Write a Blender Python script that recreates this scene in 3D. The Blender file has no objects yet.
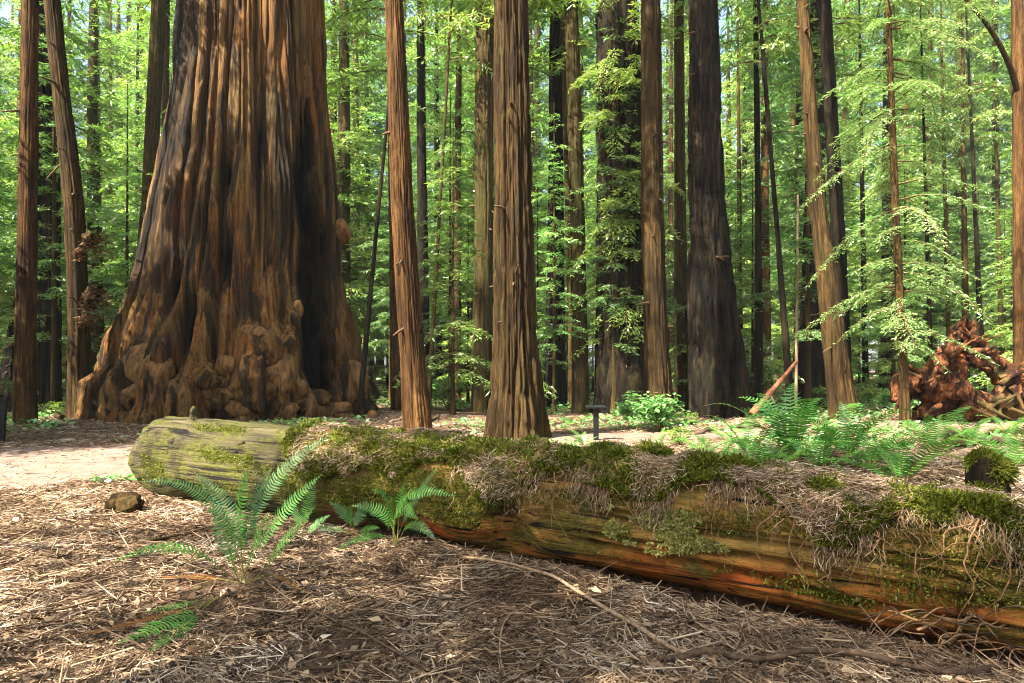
import bpy, math
import numpy as np
from mathutils import Vector, Matrix

S = bpy.context.scene
C = S.collection
F, CX, HY, CH = 680.0, 512.0, 370.0, 1.5      # focal length in px, principal column, horizon row, eye height


# ------------------------------------------------------------------ noise
def _hash(x, y, z):
    n = (x.astype(np.int64) * 374761393 + y.astype(np.int64) * 668265263 + z.astype(np.int64) * 1274126177) & 0xFFFFFFFF
    n = ((n ^ (n >> 13)) * 1274126177) & 0xFFFFFFFF
    n = (n ^ (n >> 16)) & 0xFFFF
    return n / 65535.0


def vn(P):
    P = np.asarray(P, float)
    i = np.floor(P).astype(np.int64)
    f = P - i
    f = f * f * f * (f * (f * 6 - 15) + 10)
    x, y, z = i[..., 0], i[..., 1], i[..., 2]
    u, v, w = f[..., 0], f[..., 1], f[..., 2]
    out = 0
    for dx in (0, 1):
        for dy in (0, 1):
            for dz in (0, 1):
                out = out + _hash(x + dx, y + dy, z + dz) * (u if dx else 1 - u) * (v if dy else 1 - v) * (w if dz else 1 - w)
    return out


def fbm(P, o=4):
    P = np.asarray(P, float)
    a, t, s = 1.0, 0.0, 0.0
    for k in range(o):
        t = t + a * vn(P + 17.3 * k)
        s += a
        P = P * 2.03
        a *= 0.5
    return t / s


def ridge(P):
    return 1 - np.abs(2 * vn(P) - 1)


def furrow(P, k=2.2):
    """broad plates at 0 with narrow grooves down to -1"""
    return np.minimum(np.abs(2 * vn(P) - 1) * k, 1) - 1


def st(*a):
    return np.stack(np.broadcast_arrays(*[np.asarray(q, float) for q in a]), -1)


def sm(a, b, x):
    t = np.clip((np.asarray(x, float) - a) / (b - a), 0, 1)
    return t * t * (3 - 2 * t)


def nrm(v):
    v = np.asarray(v, float)
    return v / np.maximum(np.linalg.norm(v, axis=-1, keepdims=True), 1e-9)


# ------------------------------------------------------------------ mesh helpers
def mesh_np(name, V, Q, mats, smooth=True, mi=None, tint=None):
    V = np.asarray(V, np.float32)
    Q = np.asarray(Q, np.int32)
    me = bpy.data.meshes.new(name)
    nf, k = Q.shape
    me.vertices.add(len(V))
    me.vertices.foreach_set('co', V.ravel())
    me.loops.add(nf * k)
    me.loops.foreach_set('vertex_index', Q.ravel())
    me.polygons.add(nf)
    me.polygons.foreach_set('loop_start', np.arange(0, nf * k, k, dtype=np.int32))
    me.polygons.foreach_set('use_smooth', np.full(nf, smooth, bool))
    for m in (mats if isinstance(mats, (list, tuple)) else [mats]):
        me.materials.append(m)
    if mi is not None:
        me.polygons.foreach_set('material_index', np.asarray(mi, np.int32))
    if tint is not None:
        a = me.attributes.new('tint', 'FLOAT', 'POINT')
        a.data.foreach_set('value', np.asarray(tint, np.float32))
    me.update(calc_edges=True)
    return me


def link(name, me, parent=None, loc=(0, 0, 0), rot=(0, 0, 0)):
    o = bpy.data.objects.new(name, me)
    C.objects.link(o)
    o.location = loc
    o.rotation_euler = rot
    if parent is not None:
        o.parent = parent
    return o


def tag(o, label, cat, group=None, kind=None):
    if label:
        o['label'] = label
    if cat:
        o['category'] = cat
    if group:
        o['group'] = group
    if kind:
        o['kind'] = kind
    return o


def thing(name, label, cat, loc=(0, 0, 0), rotz=0.0, group=None):
    o = bpy.data.objects.new(name, None)
    o.empty_display_size = 0.1
    C.objects.link(o)
    o.location = loc
    o.rotation_euler = (0, 0, rotz)
    return tag(o, label, cat, group)


class Acc:
    """collects quad pieces for one mesh"""
    def __init__(s):
        s.V, s.Q, s.T, s.M, s.n = [], [], [], [], 0

    def add(s, V, Q, tint=0.5, mi=0):
        V = np.asarray(V, float)
        s.V.append(V)
        s.Q.append(np.asarray(Q) + s.n)
        s.T.append(np.broadcast_to(np.asarray(tint, float), (len(V),)))
        s.M.append(np.full(len(Q), mi))
        s.n += len(V)

    def mesh(s, name, mats, smooth=True):
        return mesh_np(name, np.concatenate(s.V), np.concatenate(s.Q), mats, smooth, np.concatenate(s.M), np.concatenate(s.T))


def grid_quads(M, N, wrap=True):
    i = np.arange(M - 1)[:, None]
    j = np.arange(N if wrap else N - 1)[None, :]
    j2 = (j + 1) % N
    return np.stack([i * N + j, i * N + j2, (i + 1) * N + j2, (i + 1) * N + j], -1).reshape(-1, 4)


def catmull(P, n):
    P = np.asarray(P, float)
    if len(P) == 2:
        t = np.linspace(0, 1, n)[:, None]
        return P[0] * (1 - t) + P[1] * t
    Q = np.vstack([2 * P[0] - P[1], P, 2 * P[-1] - P[-2]])
    t = np.linspace(0, len(P) - 1 - 1e-6, n)
    i = t.astype(int)
    f = (t - i)[:, None]
    a, b, c, d = Q[i], Q[i + 1], Q[i + 2], Q[i + 3]
    return 0.5 * (2 * b + (c - a) * f + (2 * a - 5 * b + 4 * c - d) * f ** 2 + (3 * b - a - 3 * c + d) * f ** 3)


def tube(P, r, N=8, amp=0.0, freq=6.0, cap=True):
    P = np.asarray(P, float)
    r = np.broadcast_to(np.asarray(r, float), (len(P),)).copy()
    T = nrm(np.gradient(P, axis=0))
    ref = np.array([0, 0, 1.0]) if abs(T[:, 2]).mean() < 0.75 else np.array([0.0, 1.0, 0.02])
    U = nrm(np.cross(T, ref))
    W = np.cross(U, T)
    a = np.arange(N) * 2 * math.pi / N
    ring = U[:, None] * np.cos(a)[None, :, None] + W[:, None] * np.sin(a)[None, :, None]
    rr = np.broadcast_to(r[:, None], (len(P), N)).copy()
    if amp:
        rr = rr * (1 + amp * (2 * fbm((P[:, None] + ring * r[:, None, None]) * freq, 3) - 1))
    V = P[:, None] + ring * rr[..., None]
    V = V.reshape(-1, 3)
    Q = grid_quads(len(P), N)
    if cap:
        V = np.vstack([V, P[0], P[-1]])
        b = len(P) * N
        e = (len(P) - 1) * N
        j = np.arange(0, N, 2)
        Q = np.vstack([Q, np.stack([np.full_like(j, b), (j + 2) % N, (j + 1) % N, j], -1),
                       np.stack([np.full_like(j, b + 1), e + j, e + (j + 1) % N, e + (j + 2) % N], -1)])
    return V, Q


# ------------------------------------------------------------------ materials
def lin(c):
    return tuple((v / 255 / 12.92 if v / 255 <= 0.04045 else ((v / 255 + 0.055) / 1.055) ** 2.4) for v in c) + (1.0,)


class NT:
    def __init__(s, name):
        s.m = bpy.data.materials.new(name)
        s.m.use_nodes = True
        s.t = s.m.node_tree
        s.t.nodes.clear()
        s.out = s.n('ShaderNodeOutputMaterial')

    def n(s, typ, **kw):
        x = s.t.nodes.new(typ)
        for k, v in kw.items():
            setattr(x, k, v)
        return x

    def l(s, a, b):
        s.t.links.new(a, b)

    def coords(s, scale=(1, 1, 1), rot=(0, 0, 0)):
        tc = s.n('ShaderNodeTexCoord')
        mp = s.n('ShaderNodeMapping')
        mp.inputs['Scale'].default_value = scale
        mp.inputs['Rotation'].default_value = rot
        s.l(tc.outputs['Object'], mp.inputs['Vector'])
        return mp.outputs['Vector']

    def noise(s, vec, scale=1.0, detail=6.0, rough=0.6, dist=0.0):
        x = s.n('ShaderNodeTexNoise')
        x.inputs['Scale'].default_value = scale
        x.inputs['Detail'].default_value = detail
        x.inputs['Roughness'].default_value = rough
        x.inputs['Distortion'].default_value = dist
        s.l(vec, x.inputs['Vector'])
        return x.outputs['Fac']

    def ramp(s, fac, stops):
        x = s.n('ShaderNodeValToRGB')
        e = x.color_ramp.elements
        while len(e) < len(stops):
            e.new(0.5)
        for k, (p, c) in enumerate(stops):
            e[k].position = p
            e[k].color = c if len(c) == 4 else lin(c)
        s.l(fac, x.inputs['Fac'])
        return x.outputs['Color']

    def mix(s, fac, a, b, mode='MIX'):
        x = s.n('ShaderNodeMix', data_type='RGBA', blend_type=mode)
        for sock, v in ((x.inputs[0], fac), (x.inputs[6], a), (x.inputs[7], b)):
            if hasattr(v, 'links'):
                s.l(v, sock)
            elif isinstance(v, (int, float)):
                sock.default_value = v
            else:
                sock.default_value = v if len(v) == 4 else lin(v)
        return x.outputs[2]

    def bump(s, h, strength=0.6, dist=0.02):
        b = s.n('ShaderNodeBump')
        b.inputs['Strength'].default_value = strength
        b.inputs['Distance'].default_value = dist
        s.l(h, b.inputs['Height'])
        return b.outputs['Normal']

    def pbr(s, col, rough=0.85, normal=None, spec=0.25):
        b = s.n('ShaderNodeBsdfPrincipled')
        b.inputs['Roughness'].default_value = rough
        b.inputs['Specular IOR Level'].default_value = spec
        if hasattr(col, 'links'):
            s.l(col, b.inputs['Base Color'])
        else:
            b.inputs['Base Color'].default_value = col if len(col) == 4 else lin(col)
        if normal is not None:
            s.l(normal, b.inputs['Normal'])
        s.l(b.outputs['BSDF'], s.out.inputs['Surface'])
        return s.m

    def attr(s, name='tint'):
        return s.n('ShaderNodeAttribute', attribute_name=name).outputs['Fac']


K = (0.5, 0.5, 0.5, 1)


def bark(name, dark, mid, light, moss=None, mossamt=0.5, st_=(9, 9, 0.9), bumpd=0.03):
    t = NT(name)
    v = t.coords(st_)
    n1 = t.noise(v, 1.0, 8, 0.65, 0.6)
    v2 = t.coords((1.3, 1.3, 0.35))
    n2 = t.noise(v2, 1.0, 5, 0.6)
    col = t.ramp(n1, [(0.30, dark), (0.47, mid), (0.62, light), (0.75, mid)])
    col = t.mix(t.ramp(n2, [(0.35, (0, 0, 0, 1)), (0.7, (1, 1, 1, 1))]), t.mix(0.6, col, dark), col)
    if moss:
        n3 = t.noise(t.coords((2.2, 2.2, 0.7)), 1.0, 6, 0.7)
        col = t.mix(t.ramp(n3, [(0.62 - 0.25 * mossamt, (0, 0, 0, 1)), (0.85 - 0.2 * mossamt, (0.8, 0.8, 0.8, 1))]), col, moss)
    oi = t.n('ShaderNodeObjectInfo').outputs['Random']
    hs = t.n('ShaderNodeHueSaturation')
    mr = t.n('ShaderNodeMapRange')
    mr.inputs[3].default_value = 0.33
    mr.inputs[4].default_value = 0.58
    t.l(oi, mr.inputs[0])
    t.l(mr.outputs[0], hs.inputs['Value'])
    t.l(col, hs.inputs['Color'])
    fine = t.noise(t.coords((30, 30, 4.0)), 1.0, 7, 0.75)
    col = t.mix(t.ramp(fine, [(0.38, (0.9, 0.9, 0.9, 1)), (0.50, (0, 0, 0, 1))]), hs.outputs['Color'], dark)
    h = t.n('ShaderNodeMath', operation='ADD')
    t.l(n1, h.inputs[0])
    t.l(fine, h.inputs[1])
    return t.pbr(col, 0.9, t.bump(h.outputs[0], 1.0, bumpd * 1.6), 0.12)


def leafmat(name, a, b, c, trans=0.5, gloss=0.06, var=0.35):
    t = NT(name)
    col = t.ramp(t.attr(), [(0.0, a), (0.5, b), (1.0, c)])
    oi = t.n('ShaderNodeObjectInfo').outputs['Random']
    mr = t.n('ShaderNodeMapRange')
    mr.inputs[3].default_value = 1 - var
    mr.inputs[4].default_value = 1 + var
    t.l(oi, mr.inputs[0])
    hs = t.n('ShaderNodeHueSaturation')
    t.l(mr.outputs[0], hs.inputs['Value'])
    t.l(col, hs.inputs['Color'])
    d = t.n('ShaderNodeBsdfDiffuse')
    tr = t.n('ShaderNodeBsdfTranslucent')
    g = t.n('ShaderNodeBsdfGlossy')
    g.inputs['Roughness'].default_value = 0.45
    t.l(hs.outputs['Color'], d.inputs['Color'])
    ty = t.mix(0.6, hs.outputs['Color'], (1.4, 1.45, 0.85, 1), 'MULTIPLY')
    t.l(ty, tr.inputs['Color'])
    m1 = t.n('ShaderNodeMixShader')
    m1.inputs[0].default_value = trans
    t.l(d.outputs[0], m1.inputs[1])
    t.l(tr.outputs[0], m1.inputs[2])
    m2 = t.n('ShaderNodeMixShader')
    m2.inputs[0].default_value = gloss
    t.l(m1.outputs[0], m2.inputs[1])
    t.l(g.outputs[0], m2.inputs[2])
    t.l(m2.outputs[0], t.out.inputs['Surface'])
    return t.m


def tintmat(name, stops, rough=0.85):
    t = NT(name)
    col = t.ramp(t.attr(), stops)
    return t.pbr(col, rough, None, 0.2)


def ground_mat():
    t = NT('forest_floor_litter')
    v = t.coords()
    n1 = t.noise(v, 22, 10, 0.75, 1.2)
    n2 = t.noise(v, 0.7, 5, 0.6)
    n3 = t.noise(v, 90, 4, 0.7)
    col = t.ramp(n1, [(0.30, (40, 29, 21)), (0.46, (92, 70, 54)), (0.58, (136, 109, 87)), (0.72, (178, 150, 125))])
    col = t.mix(t.ramp(n2, [(0.4, (0, 0, 0, 1)), (0.65, (0.7, 0.7, 0.7, 1))]), col, t.mix(0.6, col, (92, 68, 46)))
    col = t.mix(t.ramp(n3, [(0.4, (0, 0, 0, 1)), (0.62, (0.6, 0.6, 0.6, 1))]), col, (70, 48, 34))
    g = t.noise(v, 1.6, 6, 0.7)
    col = t.mix(t.ramp(g, [(0.60, (0, 0, 0, 1)), (0.72, (0.5, 0.5, 0.5, 1))]), col, (84, 92, 40))
    return t.pbr(col, 0.95, t.bump(n1, 0.8, 0.03), 0.1)


def path_mat():
    t = NT('trodden_path_dirt')
    v = t.coords()
    n1 = t.noise(v, 3, 8, 0.7)
    n2 = t.noise(v, 45, 6, 0.7)
    col = t.ramp(n1, [(0.3, (98, 82, 70)), (0.55, (132, 112, 98)), (0.75, (158, 138, 124))])
    col = t.mix(t.ramp(n2, [(0.42, (0, 0, 0, 1)), (0.6, (0.75, 0.75, 0.75, 1))]), col, (84, 64, 50))
    return t.pbr(col, 0.95, t.bump(n2, 0.5, 0.015), 0.1)


def giant_mat():
    t = NT('old_redwood_bark')
    n1 = t.noise(t.coords((4.2, 4.2, 0.13)), 1.0, 8, 0.66, 0.5)
    n2 = t.noise(t.coords((1.9, 1.9, 0.12)), 1.0, 5, 0.62, 0.6)
    n3 = t.noise(t.coords((15, 15, 0.7)), 1.0, 8, 0.72, 0.4)
    n4 = t.noise(t.coords((2.2, 2.2, 0.17)), 1.0, 5, 0.6, 0.5)
    n5 = t.noise(t.coords((1.2, 1.2, 0.5)), 1.0, 5, 0.6)
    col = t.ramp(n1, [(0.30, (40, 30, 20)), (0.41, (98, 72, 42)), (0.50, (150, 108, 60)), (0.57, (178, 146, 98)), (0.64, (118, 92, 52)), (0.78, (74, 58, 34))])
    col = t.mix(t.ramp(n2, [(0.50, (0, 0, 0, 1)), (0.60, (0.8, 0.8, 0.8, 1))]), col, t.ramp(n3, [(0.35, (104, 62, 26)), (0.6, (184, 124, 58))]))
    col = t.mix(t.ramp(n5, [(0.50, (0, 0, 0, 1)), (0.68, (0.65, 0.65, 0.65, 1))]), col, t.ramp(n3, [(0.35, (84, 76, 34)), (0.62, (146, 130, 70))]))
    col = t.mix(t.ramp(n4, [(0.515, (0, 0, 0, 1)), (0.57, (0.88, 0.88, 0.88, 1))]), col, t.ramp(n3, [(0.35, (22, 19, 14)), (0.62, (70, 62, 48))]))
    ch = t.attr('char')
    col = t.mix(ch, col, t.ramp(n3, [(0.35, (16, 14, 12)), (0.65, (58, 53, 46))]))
    col = t.mix(t.ramp(ch, [(0.80, (0, 0, 0, 1)), (0.97, (1, 1, 1, 1))]), col, (9, 8, 7))  # beyond the char, recesses are painted near-black to read as a dark void
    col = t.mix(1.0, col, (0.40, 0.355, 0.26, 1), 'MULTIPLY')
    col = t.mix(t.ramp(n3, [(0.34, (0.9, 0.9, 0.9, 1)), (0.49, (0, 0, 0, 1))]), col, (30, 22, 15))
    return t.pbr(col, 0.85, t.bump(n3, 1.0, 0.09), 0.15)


def wood_log_mat():
    t = NT('fallen_log_wood')
    v = t.coords((0.5, 9, 9))
    n1 = t.noise(v, 1.0, 8, 0.65, 0.4)
    big = t.noise(t.coords((0.9, 1.6, 1.6)), 1.0, 5, 0.6)
    mo = t.noise(t.coords((2.2, 3.5, 3.5)), 1.0, 7, 0.7)
    fine = t.noise(t.coords((18, 60, 60)), 1.0, 5, 0.7)
    geo = t.n('ShaderNodeTexCoord')
    sep = t.n('ShaderNodeSeparateXYZ')
    t.l(geo.outputs['Object'], sep.inputs[0])
    # silver sapwood on the far end, honey to rust heartwood on the near end
    wood = t.ramp(n1, [(0.28, (32, 22, 9)), (0.42, (96, 70, 28)), (0.55, (154, 118, 56)), (0.72, (80, 60, 26))])
    rust = t.ramp(n1, [(0.28, (70, 28, 8)), (0.45, (150, 72, 22)), (0.6, (192, 104, 36)), (0.75, (120, 60, 20))])
    grey = t.ramp(n1, [(0.28, (26, 23, 13)), (0.45, (58, 52, 31)), (0.62, (94, 84, 56)), (0.78, (52, 47, 27))])
    z = t.n('ShaderNodeMapRange')
    z.inputs[1].default_value = 0.36
    z.inputs[2].default_value = 0.20
    t.l(sep.outputs['Z'], z.inputs[0])
    zz = t.n('ShaderNodeMath', operation='MULTIPLY')
    t.l(z.outputs[0], zz.inputs[0])
    t.l(t.ramp(big, [(0.36, (0.3, 0.3, 0.3, 1)), (0.55, (1, 1, 1, 1))]), zz.inputs[1])
    near = t.mix(zz.outputs[0], wood, rust)
    x = t.n('ShaderNodeMapRange')
    x.inputs[1].default_value = 3.0
    x.inputs[2].default_value = 4.6
    t.l(sep.outputs['X'], x.inputs[0])
    col = t.mix(x.outputs[0], grey, near)
    mk = t.n('ShaderNodeMapRange')
    mk.inputs[1].default_value = 5.6
    mk.inputs[2].default_value = 6.6
    mk.inputs[3].default_value = 0.0
    mk.inputs[4].default_value = 0.055
    t.l(sep.outputs['X'], mk.inputs[0])
    sb = t.n('ShaderNodeMath', operation='SUBTRACT')
    t.l(mo, sb.inputs[0])
    t.l(mk.outputs[0], sb.inputs[1])
    mo = sb.outputs[0]
    col = t.mix(t.ramp(mo, [(0.43, (0, 0, 0, 1)), (0.54, (0.85, 0.85, 0.85, 1))]), col, t.ramp(fine, [(0.35, (40, 42, 10)), (0.6, (96, 94, 30))]))
    stn = t.noise(t.coords((2.2, 2.0, 0.9)), 1.0, 6, 0.7)
    col = t.mix(t.ramp(stn, [(0.55, (0, 0, 0, 1)), (0.66, (0.8, 0.8, 0.8, 1))]), col, (36, 26, 13))
    crk = t.noise(t.coords((0.35, 20, 20)), 1.0, 4, 0.6, 0.2)
    col = t.mix(t.ramp(crk, [(0.37, (1, 1, 1, 1)), (0.42, (0, 0, 0, 1))]), col, (20, 14, 8))
    h = t.n('ShaderNodeMath', operation='ADD')
    t.l(crk, h.inputs[0])
    t.l(fine, h.inputs[1])
    return t.pbr(col, 0.85, t.bump(h.outputs[0], 1.0, 0.045), 0.2)


def mat_mat():
    t = NT('mossy_duff_mat')
    v = t.coords()
    a = t.noise(v, 5.5, 8, 0.75)
    f = t.noise(v, 38, 6, 0.75, 0.8)
    green = t.ramp(f, [(0.32, (34, 38, 8)), (0.5, (88, 94, 26)), (0.68, (140, 140, 54))])
    brown = t.ramp(f, [(0.32, (44, 31, 20)), (0.5, (98, 74, 50)), (0.68, (150, 122, 92))])
    col = t.mix(t.ramp(a, [(0.44, (0, 0, 0, 1)), (0.56, (1, 1, 1, 1))]), brown, green)
    return t.pbr(col, 0.95, t.bump(f, 1.0, 0.03), 0.1)


def rootwad_mat():
    t = NT('rotten_red_rootwood')
    n1 = t.noise(t.coords((4, 4, 2.0)), 1.0, 9, 0.75, 0.2)
    n2 = t.noise(t.coords((1, 1, 1)), 0.8, 4, 0.6)
    col = t.ramp(n1, [(0.36, (16, 11, 8)), (0.48, (50, 31, 19)), (0.57, (116, 68, 38)), (0.70, (160, 118, 80))])
    col = t.mix(t.ramp(n2, [(0.52, (0, 0, 0, 1)), (0.66, (0.8, 0.8, 0.8, 1))]), col, (86, 78, 40))
    return t.pbr(col, 0.9, t.bump(n1, 1.0, 0.08), 0.15)


def plain(name, c, c2, scale=20, rough=0.8, stretch=(1, 1, 1)):
    t = NT(name)
    n = t.noise(t.coords(stretch), scale, 6, 0.7)
    return t.pbr(t.ramp(n, [(0.35, c), (0.65, c2)]), rough, t.bump(n, 0.5, 0.01), 0.2)


M = {}
M['ground'] = ground_mat()
M['path'] = path_mat()
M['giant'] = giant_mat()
M['burl'] = plain('burl_bark', (40, 27, 14), (120, 86, 46), 6, 0.8, (1.4, 1.4, 0.4))
M['orange'] = bark('orange_redwood_bark', (28, 19, 10), (120, 82, 42), (166, 120, 66))
M['brown'] = bark('brown_redwood_bark', (24, 17, 9), (102, 76, 39), (148, 114, 62), (96, 92, 40), 0.35)
M['olive'] = bark('mossy_redwood_bark', (40, 32, 16), (98, 78, 42), (140, 112, 62), (92, 96, 40), 0.7)
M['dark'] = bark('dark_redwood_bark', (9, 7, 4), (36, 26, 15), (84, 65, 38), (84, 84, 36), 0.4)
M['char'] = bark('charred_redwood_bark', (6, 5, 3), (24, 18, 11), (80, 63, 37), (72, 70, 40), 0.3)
M['pale'] = plain('pale_dead_wood', (104, 84, 60), (160, 138, 108), 8, 0.8, (1, 1, 0.2))
M['stick'] = plain('weathered_branch', (92, 70, 50), (160, 134, 104), 30, 0.8)
M['stickdark'] = plain('dark_fallen_branch', (44, 32, 22), (92, 72, 52), 30, 0.85)
M['rootlet'] = plain('dangling_root', (74, 50, 30), (150, 114, 78), 40, 0.85)
M['log'] = wood_log_mat()
M['mat'] = mat_mat()
M['rootwad'] = rootwad_mat()
M['redlimb'] = plain('red_brown_limb', (84, 50, 30), (138, 92, 62), 6, 0.8)
M['sign'] = plain('black_painted_metal', (12, 12, 12), (26, 26, 25), 40, 0.5)
M['signface'] = plain('dark_display_plate', (16, 17, 16), (26, 28, 25), 8, 0.6)
M['litter'] = tintmat('dry_needle_litter', [(0.0, (50, 34, 22)), (0.3, (106, 83, 60)), (0.6, (160, 134, 104)), (0.85, (198, 175, 146)), (1.0, (226, 208, 186))])
M['mossleaf'] = leafmat('moss_tuft', (46, 50, 8), (84, 90, 22), (134, 136, 50), 0.3, 0.02, 0.1)
M['mosspale'] = leafmat('pale_moss_tuft', (110, 112, 50), (160, 156, 86), (196, 186, 124), 0.3, 0.02, 0.1)
M['fern'] = leafmat('sword_fern_frond', (38, 86, 22), (64, 122, 38), (112, 160, 68), 0.35, 0.05, 0.3)
M['fernstem'] = plain('fern_stem', (92, 92, 40), (132, 120, 60), 30, 0.7)
M['deadfern'] = leafmat('withered_fern', (88, 46, 20), (128, 74, 34), (150, 100, 50), 0.3, 0.02, 0.1)
M['twig'] = plain('branch_wood', (60, 44, 28), (104, 80, 54), 12, 0.9)
M['deadsprout'] = leafmat('dead_sprout', (58, 42, 26), (92, 68, 42), (130, 100, 64), 0.2, 0.02, 0.1)
M['leafA'] = leafmat('redwood_foliage', (58, 90, 26), (102, 136, 50), (162, 182, 98), 0.45, 0.08)
M['leafB'] = leafmat('yellow_green_foliage', (76, 104, 30), (122, 150, 56), (180, 196, 110), 0.45, 0.08)
M['leafC'] = leafmat('deep_green_foliage', (48, 84, 34), (86, 126, 58), (142, 168, 100), 0.45, 0.08)
M['leafD'] = leafmat('sunlit_hemlock_foliage', (84, 116, 50), (122, 152, 82), (176, 192, 130), 0.42, 0.06, 0.1)  # sunlit paleness is put into these leaf colours
M['shrub'] = leafmat('broadleaf_shrub', (62, 112, 44), (98, 148, 70), (140, 184, 112), 0.45, 0.08, 0.2)

# ------------------------------------------------------------------ terrain
LA = np.array([-4.40, 8.45])                   # far end of the fallen log
LD = np.array([0.846, -0.533])
LD = LD / np.linalg.norm(LD)
LN = np.array([-LD[1], LD[0]])


def path_dist(x, y):
    """signed distance-like field of the trodden path: below zero inside"""
    cl = np.array([(-30, 6.5), (-16, 8.4), (-8, 10.4), (-4.5, 13.0), (-1.0, 14.2), (3.0, 15.6), (9, 17.2), (20, 18.5), (45, 22)])
    x = np.asarray(x, float)
    y = np.asarray(y, float)
    best = np.full(np.broadcast(x, y).shape, 1e9)
    for a, b in zip(cl[:-1], cl[1:]):
        d = b - a
        t = np.clip(((x - a[0]) * d[0] + (y - a[1]) * d[1]) / (d @ d), 0, 1)
        qx, qy = a[0] + d[0] * t, a[1] + d[1] * t
        w = np.interp(qx, [-30, -8, -4.5, -1, 3, 20], [2.2, 2.6, 1.9, 1.2, 1.0, 1.0])
        best = np.minimum(best, np.hypot(x - qx, y - qy) - w)
    return best


def gh(x, y):
    x = np.asarray(x, float)
    y = np.asarray(y, float)
    s = (x - LA[0]) * LN[0] + (y - LA[1]) * LN[1]
    t = (x - LA[0]) * LD[0] + (y - LA[1]) * LD[1]
    z = 0.10 * (fbm(st(x * 0.25, y * 0.25, 0 * x), 3) - 0.5)
    onpath = sm(0.8, -0.4, path_dist(x, y))
    z = z + (0.10 * (fbm(st(x * 1.3, y * 1.3, 4 + 0 * x), 3) - 0.5)) * (1 - onpath)
    bank = 0.54 * sm(0.1, 0.9, s) * sm(4.8, 6.6, t) * (1 - 0.75 * sm(2.5, 9.5, s))
    z = z + bank
    # litter heaped against the front of the log
    z = z + 0.10 * np.exp(-((s + 0.75) / 0.35) ** 2) * sm(3.6, 5.0, t) * (1 - sm(6.0, 7.0, t))
    z = z - 0.15 * np.exp(-((s + 0.22) / 0.26) ** 2) * sm(5.6, 6.6, t) * (1 - sm(10, 11, t))
    z = z + 0.06 * np.exp(-(((x + 1.8) / 0.6) ** 2 + ((y - 4.7) / 0.5) ** 2))
    z = z + 0.35 * np.exp(-(((x + 8.4) / 5.2) ** 2 + ((y - 21) / 5.0) ** 2))
    z = z + 0.9 * sm(28, 90, np.hypot(x, y)) + 0.5 * (fbm(st(x * 0.07, y * 0.07, 9 + 0 * x), 2) - 0.5) * sm(18, 40, y)
    return z


def gz(x, y):
    return float(gh(np.array([x]), np.array([y]))[0])


def gpx(px, py):
    """point of the ground seen at a picture position"""
    Y = np.linspace(2.0, 60, 6000)
    X = (px - CX) / F * Y
    d = CH + (HY - py) / F * Y - gh(X, Y)
    k = int(np.argmax(d < 0)) if (d < 0).any() else len(Y) - 1
    return np.array([X[k], Y[k], gh(X[k:k + 1], Y[k:k + 1])[0]])


def wpx(px, py, Y):
    return np.array([(px - CX) / F * Y, Y, CH + (HY - py) / F * Y])


def build_ground():
    def axis(lo, hi, n, c, k):
        u = np.linspace(math.asinh((lo - c) / k), math.asinh((hi - c) / k), n)
        return c + k * np.sinh(u)
    xs = axis(-260, 260, 420, 0, 5.0)
    ys = axis(-120, 320, 460, 5.0, 5.0)
    X, Y = np.meshgrid(xs, ys)
    Z = gh(X, Y)
    near = sm(16, 8, np.hypot(X, Y - 4))
    Z = Z + 0.015 * (fbm(st(X * 7, Y * 7, 0 * X), 3) - 0.5) * near * (1 - sm(0.6, -0.2, path_dist(X, Y)))
    V = st(X, Y, Z).reshape(-1, 3)
    o = link('forest_floor', mesh_np('forest_floor', V, grid_quads(len(ys), len(xs), False), M['ground']))
    o['kind'] = 'structure'
    # the path: a sheet lying a few mm over the floor, dipping under it along its ragged edges
    xs = np.arange(-26, 30, 0.10)
    ys = np.arange(2.5, 22.5, 0.10)
    X, Y = np.meshgrid(xs, ys)
    d = path_dist(X, Y) + 0.9 * (fbm(st(X * 0.9, Y * 0.9, 3 + 0 * X), 4) - 0.5)
    Z = gh(X, Y) + 0.020 - 0.12 * sm(-0.35, 0.25, d)
    V = st(X, Y, Z).reshape(-1, 3)
    Q = grid_quads(len(ys), len(xs), False)
    Q = Q[(d.reshape(-1)[Q] < 0.3).any(1)]
    used = np.unique(Q)
    re = np.zeros(len(V), int)
    re[used] = np.arange(len(used))
    o = link('path', mesh_np('path', V[used], re[Q], M['path']))
    o['kind'] = 'structure'


build_ground()


# ------------------------------------------------------------------ litter
def twigs(rng, P, ang, L, r, tilt, bend, tint):
    """many bent three-sided twigs as one vertex block"""
    n = len(P)
    d = st(np.cos(ang) * np.cos(tilt), np.sin(ang) * np.cos(tilt), np.sin(tilt))
    u = st(-np.sin(ang), np.cos(ang), 0 * ang)
    w = np.cross(d, u)
    s = np.array([-0.5, 0.0, 0.5])
    ctr = P[:, None] + d[:, None] * (L[:, None] * s)[..., None] + u[:, None] * (bend[:, None] * L[:, None] * (1 - (2 * s) ** 2))[..., None]
    rad = r[:, None] * np.array([0.8, 1.0, 0.45])
    a = np.arange(3) * 2 * math.pi / 3
    ring = u[:, None] * np.cos(a)[None, :, None] + w[:, None] * np.sin(a)[None, :, None]
    V = ctr[:, :, None] + ring[:, None] * rad[:, :, None, None]
    V = V.reshape(-1, 3)
    q = grid_quads(3, 3)
    Q = (q[None] + (np.arange(n) * 9)[:, None, None]).reshape(-1, 4)
    return V, Q, np.repeat(tint, 9)


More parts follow.
